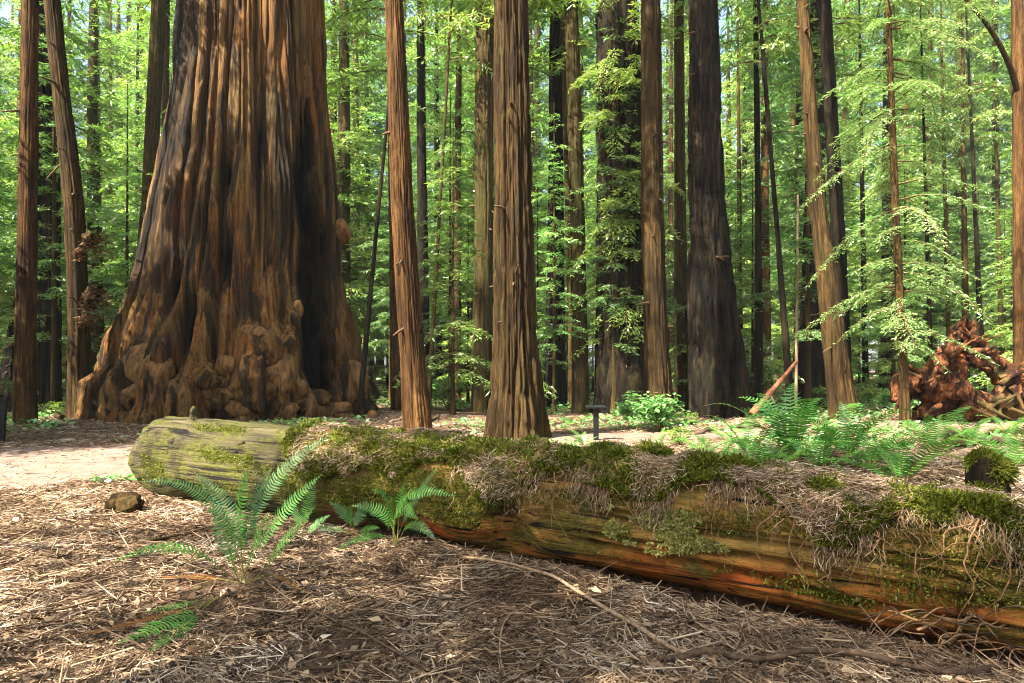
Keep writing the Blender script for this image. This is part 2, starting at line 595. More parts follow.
def build_litter():
    rng = np.random.default_rng(3)
    n = 340000
    Y = 1.6 * (22.0 / 1.6) ** rng.random(n)
    X = (rng.random(n) * 2 - 1) * (0.4 + 0.95 * Y)
    s = (X - LA[0]) * LN[0] + (Y - LA[1]) * LN[1]
    t = (X - LA[0]) * LD[0] + (Y - LA[1]) * LD[1]
    inlog = (np.abs(s) < 0.3) & (t > 0) & (t < 11)
    keep = ~inlog & ((path_dist(X, Y) > rng.random(n) * 0.9 - 0.45) | (rng.random(n) < 0.10)) & (np.hypot(X + 8.4, Y - 21) > 4.2)
    keep &= vn(st(X * 1.1, Y * 1.1, 5 + 0 * X)) > rng.random(n) * 0.42
    X, Y = X[keep], Y[keep]
    n = len(X)
    kind = rng.random(n)
    L = np.where(kind < 0.72, 0.02 + 0.07 * rng.random(n), np.where(kind < 0.97, 0.08 + 0.16 * rng.random(n), 0.2 + 0.35 * rng.random(n)))
    r = np.where(kind < 0.72, 0.0011 + 0.0013 * rng.random(n), np.where(kind < 0.97, 0.0014 + 0.0016 * rng.random(n), 0.002 + 0.003 * rng.random(n)))
    r = 1.12 * r * (1 + 0.10 * Y)
    z = gh(X, Y) + 0.010 + 0.030 * rng.random(n) ** 1.7
    clump = vn(st(X * 2.3, Y * 2.3, 8 + 0 * X))
    tint = np.clip(0.05 + 0.85 * rng.random(n) * (0.45 + 0.8 * clump), 0, 1)
    flow = 2.2 * vn(st(X * 0.9, Y * 0.9, 2 + 0 * X))
    V, Q, T = twigs(rng, st(X, Y, z), flow + rng.normal(0, 1.0, n), L, r, rng.normal(0.05, 0.20, n), rng.normal(0, 0.17, n), tint)
    n = 42000
    Y = 1.6 * (12.0 / 1.6) ** rng.random(n)
    X = (rng.random(n) * 2 - 1) * (0.4 + 0.95 * Y)
    s = (X - LA[0]) * LN[0] + (Y - LA[1]) * LN[1]
    t = (X - LA[0]) * LD[0] + (Y - LA[1]) * LD[1]
    k = ~((np.abs(s) < 0.3) & (t > 0) & (t < 11)) & (path_dist(X, Y) > 0)
    X, Y = X[k], Y[k]
    n = len(X)
    p = st(X, Y, gh(X, Y) + 0.012 + 0.022 * rng.random(n))
    a = rng.random(n) * 6.283
    d = nrm(st(np.cos(a), np.sin(a), rng.normal(0, 0.3, n)))
    w = nrm(np.cross(d, st(rng.normal(0, 0.45, n), rng.normal(0, 0.45, n), 1 + 0 * a)))
    nn = np.cross(w, d)
    l = (0.012 + 0.05 * rng.random(n) ** 2)[:, None]
    h = l * (0.12 + 0.4 * rng.random(n) ** 2)[:, None]
    F0 = np.stack([p - d * l, p + w * h + nn * h * 0.5, p + d * l, p - w * h + nn * h * 0.3], 1).reshape(-1, 3)
    Q = np.vstack([Q, np.arange(4 * n).reshape(-1, 4) + len(V)])
    V = np.vstack([V, F0])
    T = np.concatenate([T, np.repeat(np.clip(rng.normal(0.32, 0.22, n), 0, 1), 4)])
    o = link('leaf_litter', mesh_np('leaf_litter', V, Q, M['litter'], True, None, T))
    tag(o, 'dry brown needles and small twigs carpeting the forest floor', 'litter', None, 'stuff')


build_litter()


# ------------------------------------------------------------------ foliage
def sprays(rng, acc, O, D, L, sec_sp=0.2, sec_rel=0.42, tw_sp=0.09, tw=(0.26, 0.06), droop=0.35, tintbase=0.5, wood=True, br=0.012, mi=1):
    """flat redwood sprays: side twigs on each branch, leaflets on each side twig"""
    up = np.array([0, 0, 1.0])
    for k in range(len(O)):
        o, d, l = O[k], nrm(D[k]), L[k]
        ns = max(3, int(l / sec_sp))
        s = np.linspace(0.14, 1.0, ns) + rng.normal(0, 0.01, ns)
        side = nrm(np.cross(d, up))
        yaw = rng.normal(0, 0.16)
        cen = lambda q: o + d * (l * q)[:, None] + up * (-droop * l * q ** 2)[:, None] + side * (yaw * l * q ** 2)[:, None]
        if wood:
            V, Q = tube(cen(np.linspace(0, 1, 5)), np.linspace(br * l, 0.002 * l, 5), 4, cap=False)
            acc.add(V, Q, 0.5, 0)
        Tn = nrm(d - up * (2 * droop * s)[:, None] + side * (2 * yaw * s)[:, None])
        base = cen(s)
        tb = tintbase + rng.normal(0, 0.13)
        for sg in (-1, 1):
            sl = l * sec_rel * (1.05 - s) ** 0.7 * (0.55 + 0.7 * rng.random(ns)) * np.minimum(1, 0.35 + 2.2 * s)
            sd = nrm(0.62 * Tn + sg * side * 0.8 + rng.normal(0, 0.15, (ns, 3)) - up * 0.10)
            nt = max(2, int(np.max(sl) / tw_sp))
            u = (np.arange(nt) + 0.5)[None, :] * tw_sp / np.maximum(sl[:, None], 1e-3)
            ok = (u <= 1.0) | (np.arange(nt) == 0)[None, :]
            ok &= rng.random(ok.shape) > 0.10
            ii, jj = np.nonzero(ok)
            if len(ii) == 0:
                continue
            p = base[ii] + sd[ii] * (sl[ii] * np.minimum(u[ii, jj], 1))[:, None] - up * (0.25 * sl[ii] * u[ii, jj] ** 2)[:, None]
            per = nrm(np.cross(sd[ii], up + rng.normal(0, 0.2, (len(ii), 3))))
            for s2 in (-1, 1):
                ld = nrm(0.7 * sd[ii] + s2 * per * 0.7 + rng.normal(0, 0.2, (len(ii), 3)) - up * 0.12)
                nv = up + rng.normal(0, 0.42, (len(ii), 3))
                wv = nrm(np.cross(ld, nv))
                ln = tw[0] * (0.6 + 0.7 * rng.random(len(ii)))[:, None]
                wd = tw[1] * (0.35 + 0.3 * rng.random(len(ii)))[:, None]
                q = np.stack([p, p + ld * ln * 0.45 + wv * wd, p + ld * ln, p + ld * ln * 0.45 - wv * wd], 1).reshape(-1, 3)
                n = len(ii)
                acc.add(q, np.arange(4 * n).reshape(-1, 4), np.clip(np.repeat(tb + rng.normal(0, 0.16, n), 4), 0, 1), mi)


def crown_mesh(name, seed, z0, z1, r0, r1, nb, leaf, el=(0.1, 0.35), droop=0.4, lean=None, **kw):
    rng = np.random.default_rng(seed)
    acc = Acc()
    h = np.sort(rng.random(nb) ** 0.9)
    az = np.arange(nb) * 2.399 + rng.normal(0, 0.5, nb)
    z = z0 + (z1 - z0) * h
    L = (r0 + (r1 - r0) * h) * (0.55 + 0.6 * rng.random(nb))
    e = el[0] + (el[1] - el[0]) * rng.random(nb) + 0.5 * h ** 3
    D = st(np.cos(az) * np.cos(e), np.sin(az) * np.cos(e), np.sin(e))
    O = st(0 * z, 0 * z, z)
    if lean is not None:
        O[:, :2] += lean(z)
    sprays(rng, acc, O, D, L, droop=droop, **kw)
    return acc.mesh(name, [M['twig'], leaf], False)


def generic_trunk(name, H, r, mat, seed=0, N=14):
    rng = np.random.default_rng(seed)
    z = np.concatenate([np.linspace(-0.6, 2.0, 9), np.linspace(2.6, H, 22)])
    rr = r * (1 - 0.82 * np.clip(z / H, 0, 1)) * (1 + 0.55 * np.exp(-np.maximum(z, 0) / (1.6 * r + 0.2)))
    a = np.arange(N) * 2 * math.pi / N
    w = 0.10 * r * np.stack([np.sin(z * 0.31 + seed), np.cos(z * 0.23 + seed * 2)], -1)
    R2 = rr[:, None] * (1 + 0.22 * (fbm(st(np.cos(a) * 2.5, np.sin(a) * 2.5, z[:, None] * 0.15 + seed), 3) - 0.5))
    V = st(w[:, :1] + np.cos(a) * R2, w[:, 1:] + np.sin(a) * R2, z[:, None] + 0 * a).reshape(-1, 3)
    return mesh_np(name, V, grid_quads(len(z), N), mat)


TALL = [
    crown_mesh('crown', 11, 4, 25, 4.2, 0.9, 125, M['leafA'], sec_sp=0.26, tw_sp=0.13, tw=(0.34, 0.09)),
    crown_mesh('crown', 12, 2, 22, 3.9, 0.8, 130, M['leafB'], sec_sp=0.26, tw_sp=0.13, tw=(0.32, 0.09), droop=0.3),
    crown_mesh('crown', 13, 6, 28, 4.4, 1.0, 115, M['leafC'], sec_sp=0.26, tw_sp=0.13, tw=(0.36, 0.09), droop=0.5),
    crown_mesh('crown', 14, 3, 24, 3.9, 0.8, 125, M['leafA'], sec_sp=0.25, tw_sp=0.13, tw=(0.32, 0.08), droop=0.55),
]
HIGH = [
    crown_mesh('crown', 15, 7, 24, 3.6, 0.9, 46, M['leafA'], sec_sp=0.30, tw_sp=0.15, tw=(0.36, 0.09)),
    crown_mesh('crown', 16, 7, 22, 3.4, 0.8, 44, M['leafB'], sec_sp=0.30, tw_sp=0.15, tw=(0.36, 0.09), droop=0.3),
]
TTRUNK = [generic_trunk('trunk', 27, 0.36, M['brown'], 1), generic_trunk('trunk', 26, 0.30, M['dark'], 2),
          generic_trunk('trunk', 29, 0.46, M['olive'], 3), generic_trunk('trunk', 26, 0.26, M['orange'], 4)]
SAP = [
    crown_mesh('crown', 21, 1.2, 9.5, 2.0, 0.4, 64, M['leafB'], sec_sp=0.13, tw_sp=0.075, tw=(0.18, 0.045), droop=0.35),
    crown_mesh('crown', 22, 0.8, 7.5, 1.8, 0.4, 56, M['leafA'], sec_sp=0.13, tw_sp=0.075, tw=(0.17, 0.045), droop=0.5),
    crown_mesh('crown', 23, 2.0, 12.5, 2.1, 0.5, 72, M['leafC'], sec_sp=0.13, tw_sp=0.075, tw=(0.18, 0.045), droop=0.4),
]
STRUNK = [generic_trunk('trunk', 10, 0.075, M['dark'], 5, 8), generic_trunk('trunk', 8, 0.06, M['brown'], 6, 8), generic_trunk('trunk', 13, 0.09, M['olive'], 7, 8)]


# ------------------------------------------------------------------ the trees one can name
def px_tree(name, label, pts, Y, mat, H=34.0, N=72, ridges=0.075, flare=0.25, dz=0.13, crown=None, czs=1.0, seed=0, lobes=5, ztop=None, parent_thing=None, cat='tree', hollows=()):
    """trunk measured off the photograph: (column, row, width) triples at a true distance Y"""
    pts = sorted(pts, key=lambda p: -p[1])
    W = np.array([wpx(p[0], p[1], Y) for p in pts])
    Wr = np.array([p[2] / 2 / F * Y for p in pts])
    zb = gz(W[0, 0], Y)
    zt = W[-1, 2]
    zv = np.arange(zb - 0.4, min(zt, H), dz)
    zz = np.concatenate([zv, np.linspace(min(zt, H) + 0.01, H, 14)]) if H > zt + 0.5 else zv
    slope = (W[-1, 0] - W[-2, 0]) / max(W[-1, 2] - W[-2, 2], 0.1)
    cx = np.interp(zz, W[:, 2], W[:, 0]) + np.maximum(zz - zt, 0) * slope
    k = np.ones(9) / 9
    pad = np.pad(cx, 4, mode='edge')
    if len(zz) == len(zv):
        cx = np.convolve(pad, k, 'valid')
    rt = Wr[-1]
    rr = np.where(zz <= zt, np.interp(zz, W[:, 2], Wr), rt * (1 - 0.85 * np.clip((zz - zt) / max(H - zt, 0.1), 0, 1)))
    base = np.array([W[0, 0], Y, zb])
    a = np.arange(N) * 2 * math.pi / N
    ca, sa = np.cos(a), np.sin(a)
    h = np.maximum(zz - zb, 0)[:, None]
    r0 = Wr[0]
    lob = fbm(st(ca * 1.6 + seed, sa * 1.6, 0 * a), 2) * 2 - 1
    fl = flare * np.exp(-h / (r0 * 2.2 + 0.15)) * (0.2 + 1.6 * lob[None, :])
    fr = 9.0 / max(r0, 0.12)
    rad = rr[:, None]
    wv_ = 0.25 * np.sin(h * 0.7 + seed)
    nz = furrow(st(ca * fr * 0.31 + seed + wv_ * 0.4, sa * fr * 0.31, h * 0.28 + 0 * a), 2.6) + 0.35
    nz2 = furrow(st(ca * fr * 0.62 + seed + wv_, sa * fr * 0.62, h * 1.5 + 0 * a), 2.0) + 0.4
    nz3 = fbm(st(ca * fr * 1.6, sa * fr * 1.6, h * 2.2 + 0 * a), 2) - 0.5
    R = rad * (1 + fl + ridges * (1.9 * nz + 1.1 * nz2 + 0.7 * nz3))
    for (hx, hy, hw, hh, hd) in hollows:
        q = wpx(hx, hy, Y - r0 * 0.8)
        R = R - hd * np.exp(-((cx[:, None] + ca * R - q[0]) / hw) ** 2 - ((zz[:, None] - q[2]) / hh) ** 2) * sm(0.0, -0.35, sa + 0 * rad)
    V = st(cx[:, None] - base[0] + ca * R, 0 * zz[:, None] + sa * R, zz[:, None] - zb + 0 * a).reshape(-1, 3)
    t = parent_thing or thing(name, label, cat, base)
    link('trunk', mesh_np('trunk', V, grid_quads(len(zz), N), mat), t)
    if N >= 48:
        rs = np.random.default_rng(900 + seed)
        for q in range(int(4 + rs.integers(5))):
            k = int(rs.integers(int(len(zv) * 0.15), len(zv) - 2))
            th = -math.pi / 2 + rs.normal(0, 1.0)
            dr = np.array([math.cos(th), math.sin(th), rs.normal(-0.1, 0.3)])
            p0 = np.array([cx[k] - base[0], 0, zz[k] - zb]) + dr * rr[k] * 0.85
            ln = 0.12 + 0.5 * rs.random() ** 2 + rr[k] * 0.15
            w_ = np.linspace(0, 1, 7)[:, None]
            V, Q = tube(p0 + dr * ln * w_ - np.array([0, 0, 0.15 * ln]) * w_ ** 2, (0.012 + 0.02 * rs.random()) * np.linspace(1.5, 0.5, 7), 7, 0.4, 12)
            link('branch_stub', mesh_np('branch_stub', V, Q, M['twig']), t)
    if crown is not None:
        ci, c0, cs = crown
        o = link('crown', HIGH[ci % 2], t, (float(np.interp(c0, zz, cx) - base[0]), 0, c0 - 7), (0, 0, seed * 1.7))
        o.scale = (cs, cs, czs)
    return t


t1 = px_tree('redwood_tree', 'slender bright orange redwood beside the black post at the path', [(30, 0, 14), (28, 200, 16), (25, 360, 18), (25, 432, 21)], 17.2, M['orange'], crown=(0, 14, 0.8), seed=1)
t2 = px_tree('redwood_tree', 'leaning red-brown redwood with burl clumps, next to the giant trunk', [(52, 0, 14), (61, 90, 15), (74, 200, 17), (79, 320, 18), (80, 425, 22)], 18.6, M['brown'], crown=(1, 15, 0.8), seed=2)
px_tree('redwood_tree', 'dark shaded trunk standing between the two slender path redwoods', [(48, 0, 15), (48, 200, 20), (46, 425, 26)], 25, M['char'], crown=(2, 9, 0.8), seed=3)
px_tree('dead_snag', 'short black snag leaning behind the orange path redwood', [(24, 275, 6), (17, 330, 14), (10, 425, 30)], 25, M['char'], H=5.0, seed=4, ridges=0.1)
px_tree('redwood_tree', 'olive-brown pole trunk rising close beside the giant redwood', [(159, 0, 13), (149, 200, 13), (139, 320, 13), (132, 425, 15)], 27, M['olive'], crown=(3, 16, 0.8), seed=5)
px_tree('redwood_tree', 'thin brown trunk glimpsed just beside the giant redwood top', [(166, 0, 7), (165, 130, 7), (163, 420, 8)], 33, M['brown'], crown=(0, 20, 0.8), seed=6, N=20)
px_tree('redwood_tree', 'straight orange-brown trunk rising right behind the fallen log', [(394, 0, 17), (402, 200, 21), (411, 340, 23), (417, 438, 27)], 15.0, M['orange'], crown=(0, 15, 0.9), seed=7, N=120, dz=0.06, ridges=0.085, flare=0.5)
px_tree('bare_pole', 'thin dark bare pole leaning toward the straight orange-brown trunk', [(390, 90, 3), (376, 235, 4), (362, 385, 6)], 19, M['dark'], H=10, N=10, seed=8)
px_tree('redwood_tree', 'shaded rusty trunk peeking out behind the straight orange-brown trunk', [(393, 180, 9), (395, 300, 10), (397, 420, 13)], 23, M['orange'], crown=(1, 11, 0.8), seed=9, N=24)
px_tree('redwood_tree', 'thick central redwood with deep furrows behind the middle of the log', [(511, 0, 30), (513, 200, 34.5), (515, 330, 39), (516, 400, 44), (516, 441, 50)], 14.8, M['brown'], crown=(2, 16, 1.0), seed=10, N=200, dz=0.05, ridges=0.125, flare=0.55)
px_tree('redwood_tree', 'dark mossy trunk partly hidden by the thick central redwood', [(485, 0, 17), (484, 200, 18), (482, 425, 20)], 24, M['olive'], crown=(3, 12, 0.9), seed=11)
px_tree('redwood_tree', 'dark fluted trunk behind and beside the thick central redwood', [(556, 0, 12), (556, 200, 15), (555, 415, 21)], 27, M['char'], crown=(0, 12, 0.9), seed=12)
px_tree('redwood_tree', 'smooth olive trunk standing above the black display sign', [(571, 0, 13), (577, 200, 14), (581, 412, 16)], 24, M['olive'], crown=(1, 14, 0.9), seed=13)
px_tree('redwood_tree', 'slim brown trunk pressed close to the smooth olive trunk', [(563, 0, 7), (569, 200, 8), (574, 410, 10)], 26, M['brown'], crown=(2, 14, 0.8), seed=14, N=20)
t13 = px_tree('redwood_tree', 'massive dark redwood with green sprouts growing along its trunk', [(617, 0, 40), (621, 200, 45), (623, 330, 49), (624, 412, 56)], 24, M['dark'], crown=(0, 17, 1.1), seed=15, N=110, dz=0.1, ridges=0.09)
px_tree('redwood_tree', 'mid-brown trunk standing against the massive sprout-covered redwood', [(651, 0, 18), (652, 200, 21), (656, 330, 23), (659, 410, 27)], 21.5, M['brown'], crown=(1, 16, 0.8), seed=16, N=88)
px_tree('redwood_tree', 'narrow olive trunk close beside the charred flared redwood', [(679, 0, 9), (680, 200, 11), (682, 412, 15)], 29, M['olive'], crown=(3, 15, 0.8), seed=17, N=28)
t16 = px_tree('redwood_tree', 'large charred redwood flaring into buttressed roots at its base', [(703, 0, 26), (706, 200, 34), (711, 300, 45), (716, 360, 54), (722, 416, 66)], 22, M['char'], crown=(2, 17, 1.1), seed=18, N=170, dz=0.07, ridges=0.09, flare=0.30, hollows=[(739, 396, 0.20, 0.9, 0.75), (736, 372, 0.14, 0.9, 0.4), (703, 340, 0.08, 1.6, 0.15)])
px_tree('redwood_tree', 'thin straight dark trunk standing past the charred flared redwood', [(756, 40, 5), (758, 200, 6), (759, 408, 9)], 24, M['dark'], crown=(0, 12, 0.6), seed=19, N=14, H=22)
px_tree('redwood_tree', 'very thin dark trunk leaning above the red broken limb', [(765, 80, 4), (778, 240, 5), (791, 408, 8)], 22, M['dark'], crown=(3, 11, 0.5), seed=20, N=12, H=20)
px_tree('dead_stick', 'pale bare stick standing upright beside the leaning brown twin trunk', [(798, 190, 2), (796, 410, 3.5)], 23, M['pale'], H=7.5, N=8, seed=21)
px_tree('redwood_tree', 'shaggy dark trunk half hidden by the leaning brown twin trunk', [(817, 60, 15), (815, 200, 19), (812, 412, 27)], 28, M['dark'], crown=(1, 13, 0.9), seed=22)
px_tree('redwood_tree', 'leaning brown twin trunk, the stouter one with a lit face', [(802, 0, 10), (817, 200, 15), (832, 320, 20), (843, 412, 25)], 19.5, M['brown'], crown=(0, 16, 0.8), seed=23, N=88)
px_tree('redwood_tree', 'straighter slim twin trunk touching the leaning brown one', [(824, 0, 12), (836, 200, 13), (846, 410, 14)], 21.5, M['dark'], crown=(2, 16, 0.8), seed=24, N=28)
t23 = px_tree('hemlock_tree', 'young hemlock with long pale sunlit sprays beside the upturned roots', [(888, 0, 5), (895, 200, 7), (901, 330, 8), (905, 412, 10)], 16.5, M['brown'], seed=25, N=20, H=15)
t25 = px_tree('redwood_tree', 'orange trunk with a bare arching branch over the upturned roots', [(1017, 0, 10), (1019, 200, 11), (1021, 412, 14)], 20, M['orange'], crown=(1, 16, 0.8), seed=26, N=24)
for k, (a_, b_, w_, y_, lab) in enumerate([
        ((926, 200), (932, 395), 4, 30, 'thin dark sapling trunk nearest the sunlit hemlock'),
        ((944, 150), (950, 395), 4, 32, 'thin dark sapling trunk above the rootwad peak, first of a thin row'),
        ((964, 190), (966, 395), 6, 34, 'stouter sapling trunk directly behind the rootwad peak'),
        ((976, 230), (984, 395), 5, 30, 'olive sapling trunk just past the rootwad peak'),
        ((997, 180), (1003, 395), 4, 31, 'wiry sapling trunk over the sloping arm of the rootwad'),
        ((739, 170), (741, 400), 5, 36, 'faint slim trunk between the charred redwood and thin straight trunk'),
        ((862, 170), (866, 400), 5, 33, 'slim dark trunk between the twin trunks and sunlit hemlock'),
        ((440, 205), (428, 405), 4, 22, 'thin bare leaning sapling between the two trunks behind the log'),
        ((458, 150), (455, 405), 9, 30, 'mossy olive trunk seen between the two trunks behind the log'),
        ((421, 60), (424, 405), 10, 29, 'olive trunk just behind the straight orange-brown trunk')]):
    px_tree('slender_tree', lab, [(a_[0], a_[1], w_ * 0.8), (b_[0], b_[1] + 12, w_ * 1.3)], y_, M[['dark', 'olive', 'brown'][k % 3]], H=24, N=12, seed=30 + k, crown=(k % 4, 11, 0.5))


# green sprouts along the massive trunk
def sprouts():
    rng = np.random.default_rng(77)
    acc = Acc()
    n = 70
    z = 2.6 + 12 * rng.random(n)
    az = -math.pi / 2 + rng.normal(0.1, 1.1, n)
    O = st(0.75 * np.cos(az) - 0.10 * z * 0.2, 0.75 * np.sin(az), z)
    e = rng.normal(0.0, 0.3, n)
    D = st(np.cos(az) * np.cos(e), np.sin(az) * np.cos(e), np.sin(e))
    sprays(rng, acc, O, D, 0.6 + 1.0 * rng.random(n), sec_sp=0.10, tw_sp=0.07, tw=(0.18, 0.05), droop=0.7, tintbase=0.6, sec_rel=0.5)
    link('foliage', acc.mesh('foliage', [M['twig'], M['leafB']], False), t13)
    acc = Acc()
    n = 95
    z = 1.9 + 10.5 * rng.random(n) ** 0.9
    az = np.arange(n) * 2.4 + rng.normal(0, 0.5, n)
    lean = (z - 1.0) * -0.037
    O = st(lean, 0 * z, z)
    e = rng.normal(0.10, 0.26, n)
    D = st(np.cos(az) * np.cos(e), np.sin(az) * np.cos(e), np.sin(e))
    sprays(rng, acc, O, D, 0.8 + 1.4 * rng.random(n), sec_sp=0.10, tw_sp=0.05, tw=(0.10, 0.027), droop=0.5, tintbase=0.5, sec_rel=0.34)
    link('crown', acc.mesh('crown', [M['twig'], M['leafD']], False), t23)
    # bare arching branch on the edge trunk
    P = catmull([wpx(1019, 96, 20), wpx(1008, 62, 19.6), wpx(988, 26, 19.2), wpx(960, -6, 18.8), wpx(930, -30, 18.4)], 20) - np.array(t25.location)
    V, Q = tube(P, np.linspace(0.09, 0.03, 20), 8)
    link('branch', mesh_np('branch', V, Q, M['brown']), t25)


sprouts()


def lump(rng, r, sq=(1, 1, 1), N=20, amp=0.35, freq=2.0, seed=0.0):
    a = np.arange(N) * 2 * math.pi / N
    b = np.linspace(-math.pi / 2 + 0.02, math.pi / 2 - 0.02, N // 2 + 2)
    D = st(np.cos(b)[:, None] * np.cos(a), np.cos(b)[:, None] * np.sin(a), np.sin(b)[:, None] + 0 * a)
    k = 1 + amp * 2 * (fbm(D * freq + seed, 3) - 0.5)
    V = (D * k[..., None] * r * np.array(sq)).reshape(-1, 3)
    return V, grid_quads(len(b), N)


# burl clumps on the leaning redwood
rng = np.random.default_rng(5)
for (px, py, r) in [(90, 240, 0.26), (97, 238, 0.14), (91, 300, 0.30), (96, 290, 0.18), (88, 320, 0.2)]:
    p = wpx(px, py, 18.4) - np.array(t2.location)
    V, Q = lump(rng, r * 0.6, (0.9, 0.9, 1.2), 24, 1.3, 3.4, px * 0.37)
    link('burl', mesh_np('burl', V, Q, M['brown']), t2, p)
    acc = Acc()
    dd = nrm(rng.normal(0, 1, (16, 3)) + np.array([0.6, -0.4, -0.3]))
    sprays(rng, acc, p + dd * r * 0.3, dd, 0.22 + 0.25 * rng.random(16), sec_sp=0.08, tw_sp=0.06, tw=(0.12, 0.04), droop=0.7)
    link('dead_sprout', acc.mesh('dead_sprout', [M['twig'], M['deadsprout']], False), t2)


# ------------------------------------------------------------------ the giant redwood
GY = 21.0
GP = [(-60, 254, 64), (0, 253, 67), (100, 251, 74), (200, 249, 88), (250, 246, 94), (300, 243, 103), (350, 242, 118), (380, 240, 127), (400, 240, 130), (440, 240, 142)]


def giant_rc(z):
    zs = np.array([CH + (HY - p[0]) / F * GY for p in GP])[::-1]
    xs = np.array([(p[1] - CX) / F * GY for p in GP])[::-1]
    rs = np.array([0.955 * p[2] / F * GY for p in GP])[::-1]
    return np.interp(z, zs, xs), np.interp(z, zs, rs) * np.where(z > zs[-1], np.maximum(1 - 0.028 * (z - zs[-1]), 0.05), 1)


def giant_front(px, py):
    Y = GY - 3
    for _ in range(8):
        p = wpx(px, py, Y)
        cx, r = giant_rc(p[2])
        dx = np.clip(p[0] - cx, -r * 0.98, r * 0.98)
        Y = GY - math.sqrt(max(r * r - dx * dx, 0.01)) * 0.96
    return wpx(px, py, Y)


# burls: picture column, row, half width and half height in px
SPOTS = [(264, 352, 17, 17), (281, 374, 14, 22), (250, 384, 17, 15), (259, 336, 15, 8), (287, 348, 9, 15), (230, 366, 8, 10), (206, 378, 13, 12), (158, 372, 16, 16), (272, 404, 15, 11), (262, 342, 14, 9), (280, 352, 12, 14), (248, 358, 11, 12), (252, 378, 15, 13), (276, 372, 12, 20), (268, 398, 13, 14), (236, 388, 11, 13),
         (225, 383, 8, 7), (203, 365, 9, 6), (196, 380, 11, 8), (203, 394, 11, 8), (212, 404, 9, 7), (185, 400, 20, 12), (160, 408, 22, 10), (145, 365, 17, 18),
         (166, 352, 9, 15), (150, 392, 20, 10), (120, 385, 10, 16), (296, 388, 10, 12), (300, 403, 12, 8), (282, 412, 15, 9), (316, 398, 12, 8), (336, 408, 12, 6),
         (293, 322, 7, 13), (288, 293, 7, 7), (296, 310, 6, 9), (306, 410, 9, 6), (175, 165, 6, 16), (174, 215, 7, 22), (183, 182, 5, 10), (181, 250, 6, 10),
         (292, 185, 5, 22), (291, 120, 4, 8), (343, 231, 6, 10), (268, 415, 12, 6), (240, 408, 13, 8), (222, 398, 9, 8), (262, 362, 20, 16), (258, 390, 22, 14), (176, 388, 14, 8), (135, 400, 14, 9), (246, 402, 9, 8)]


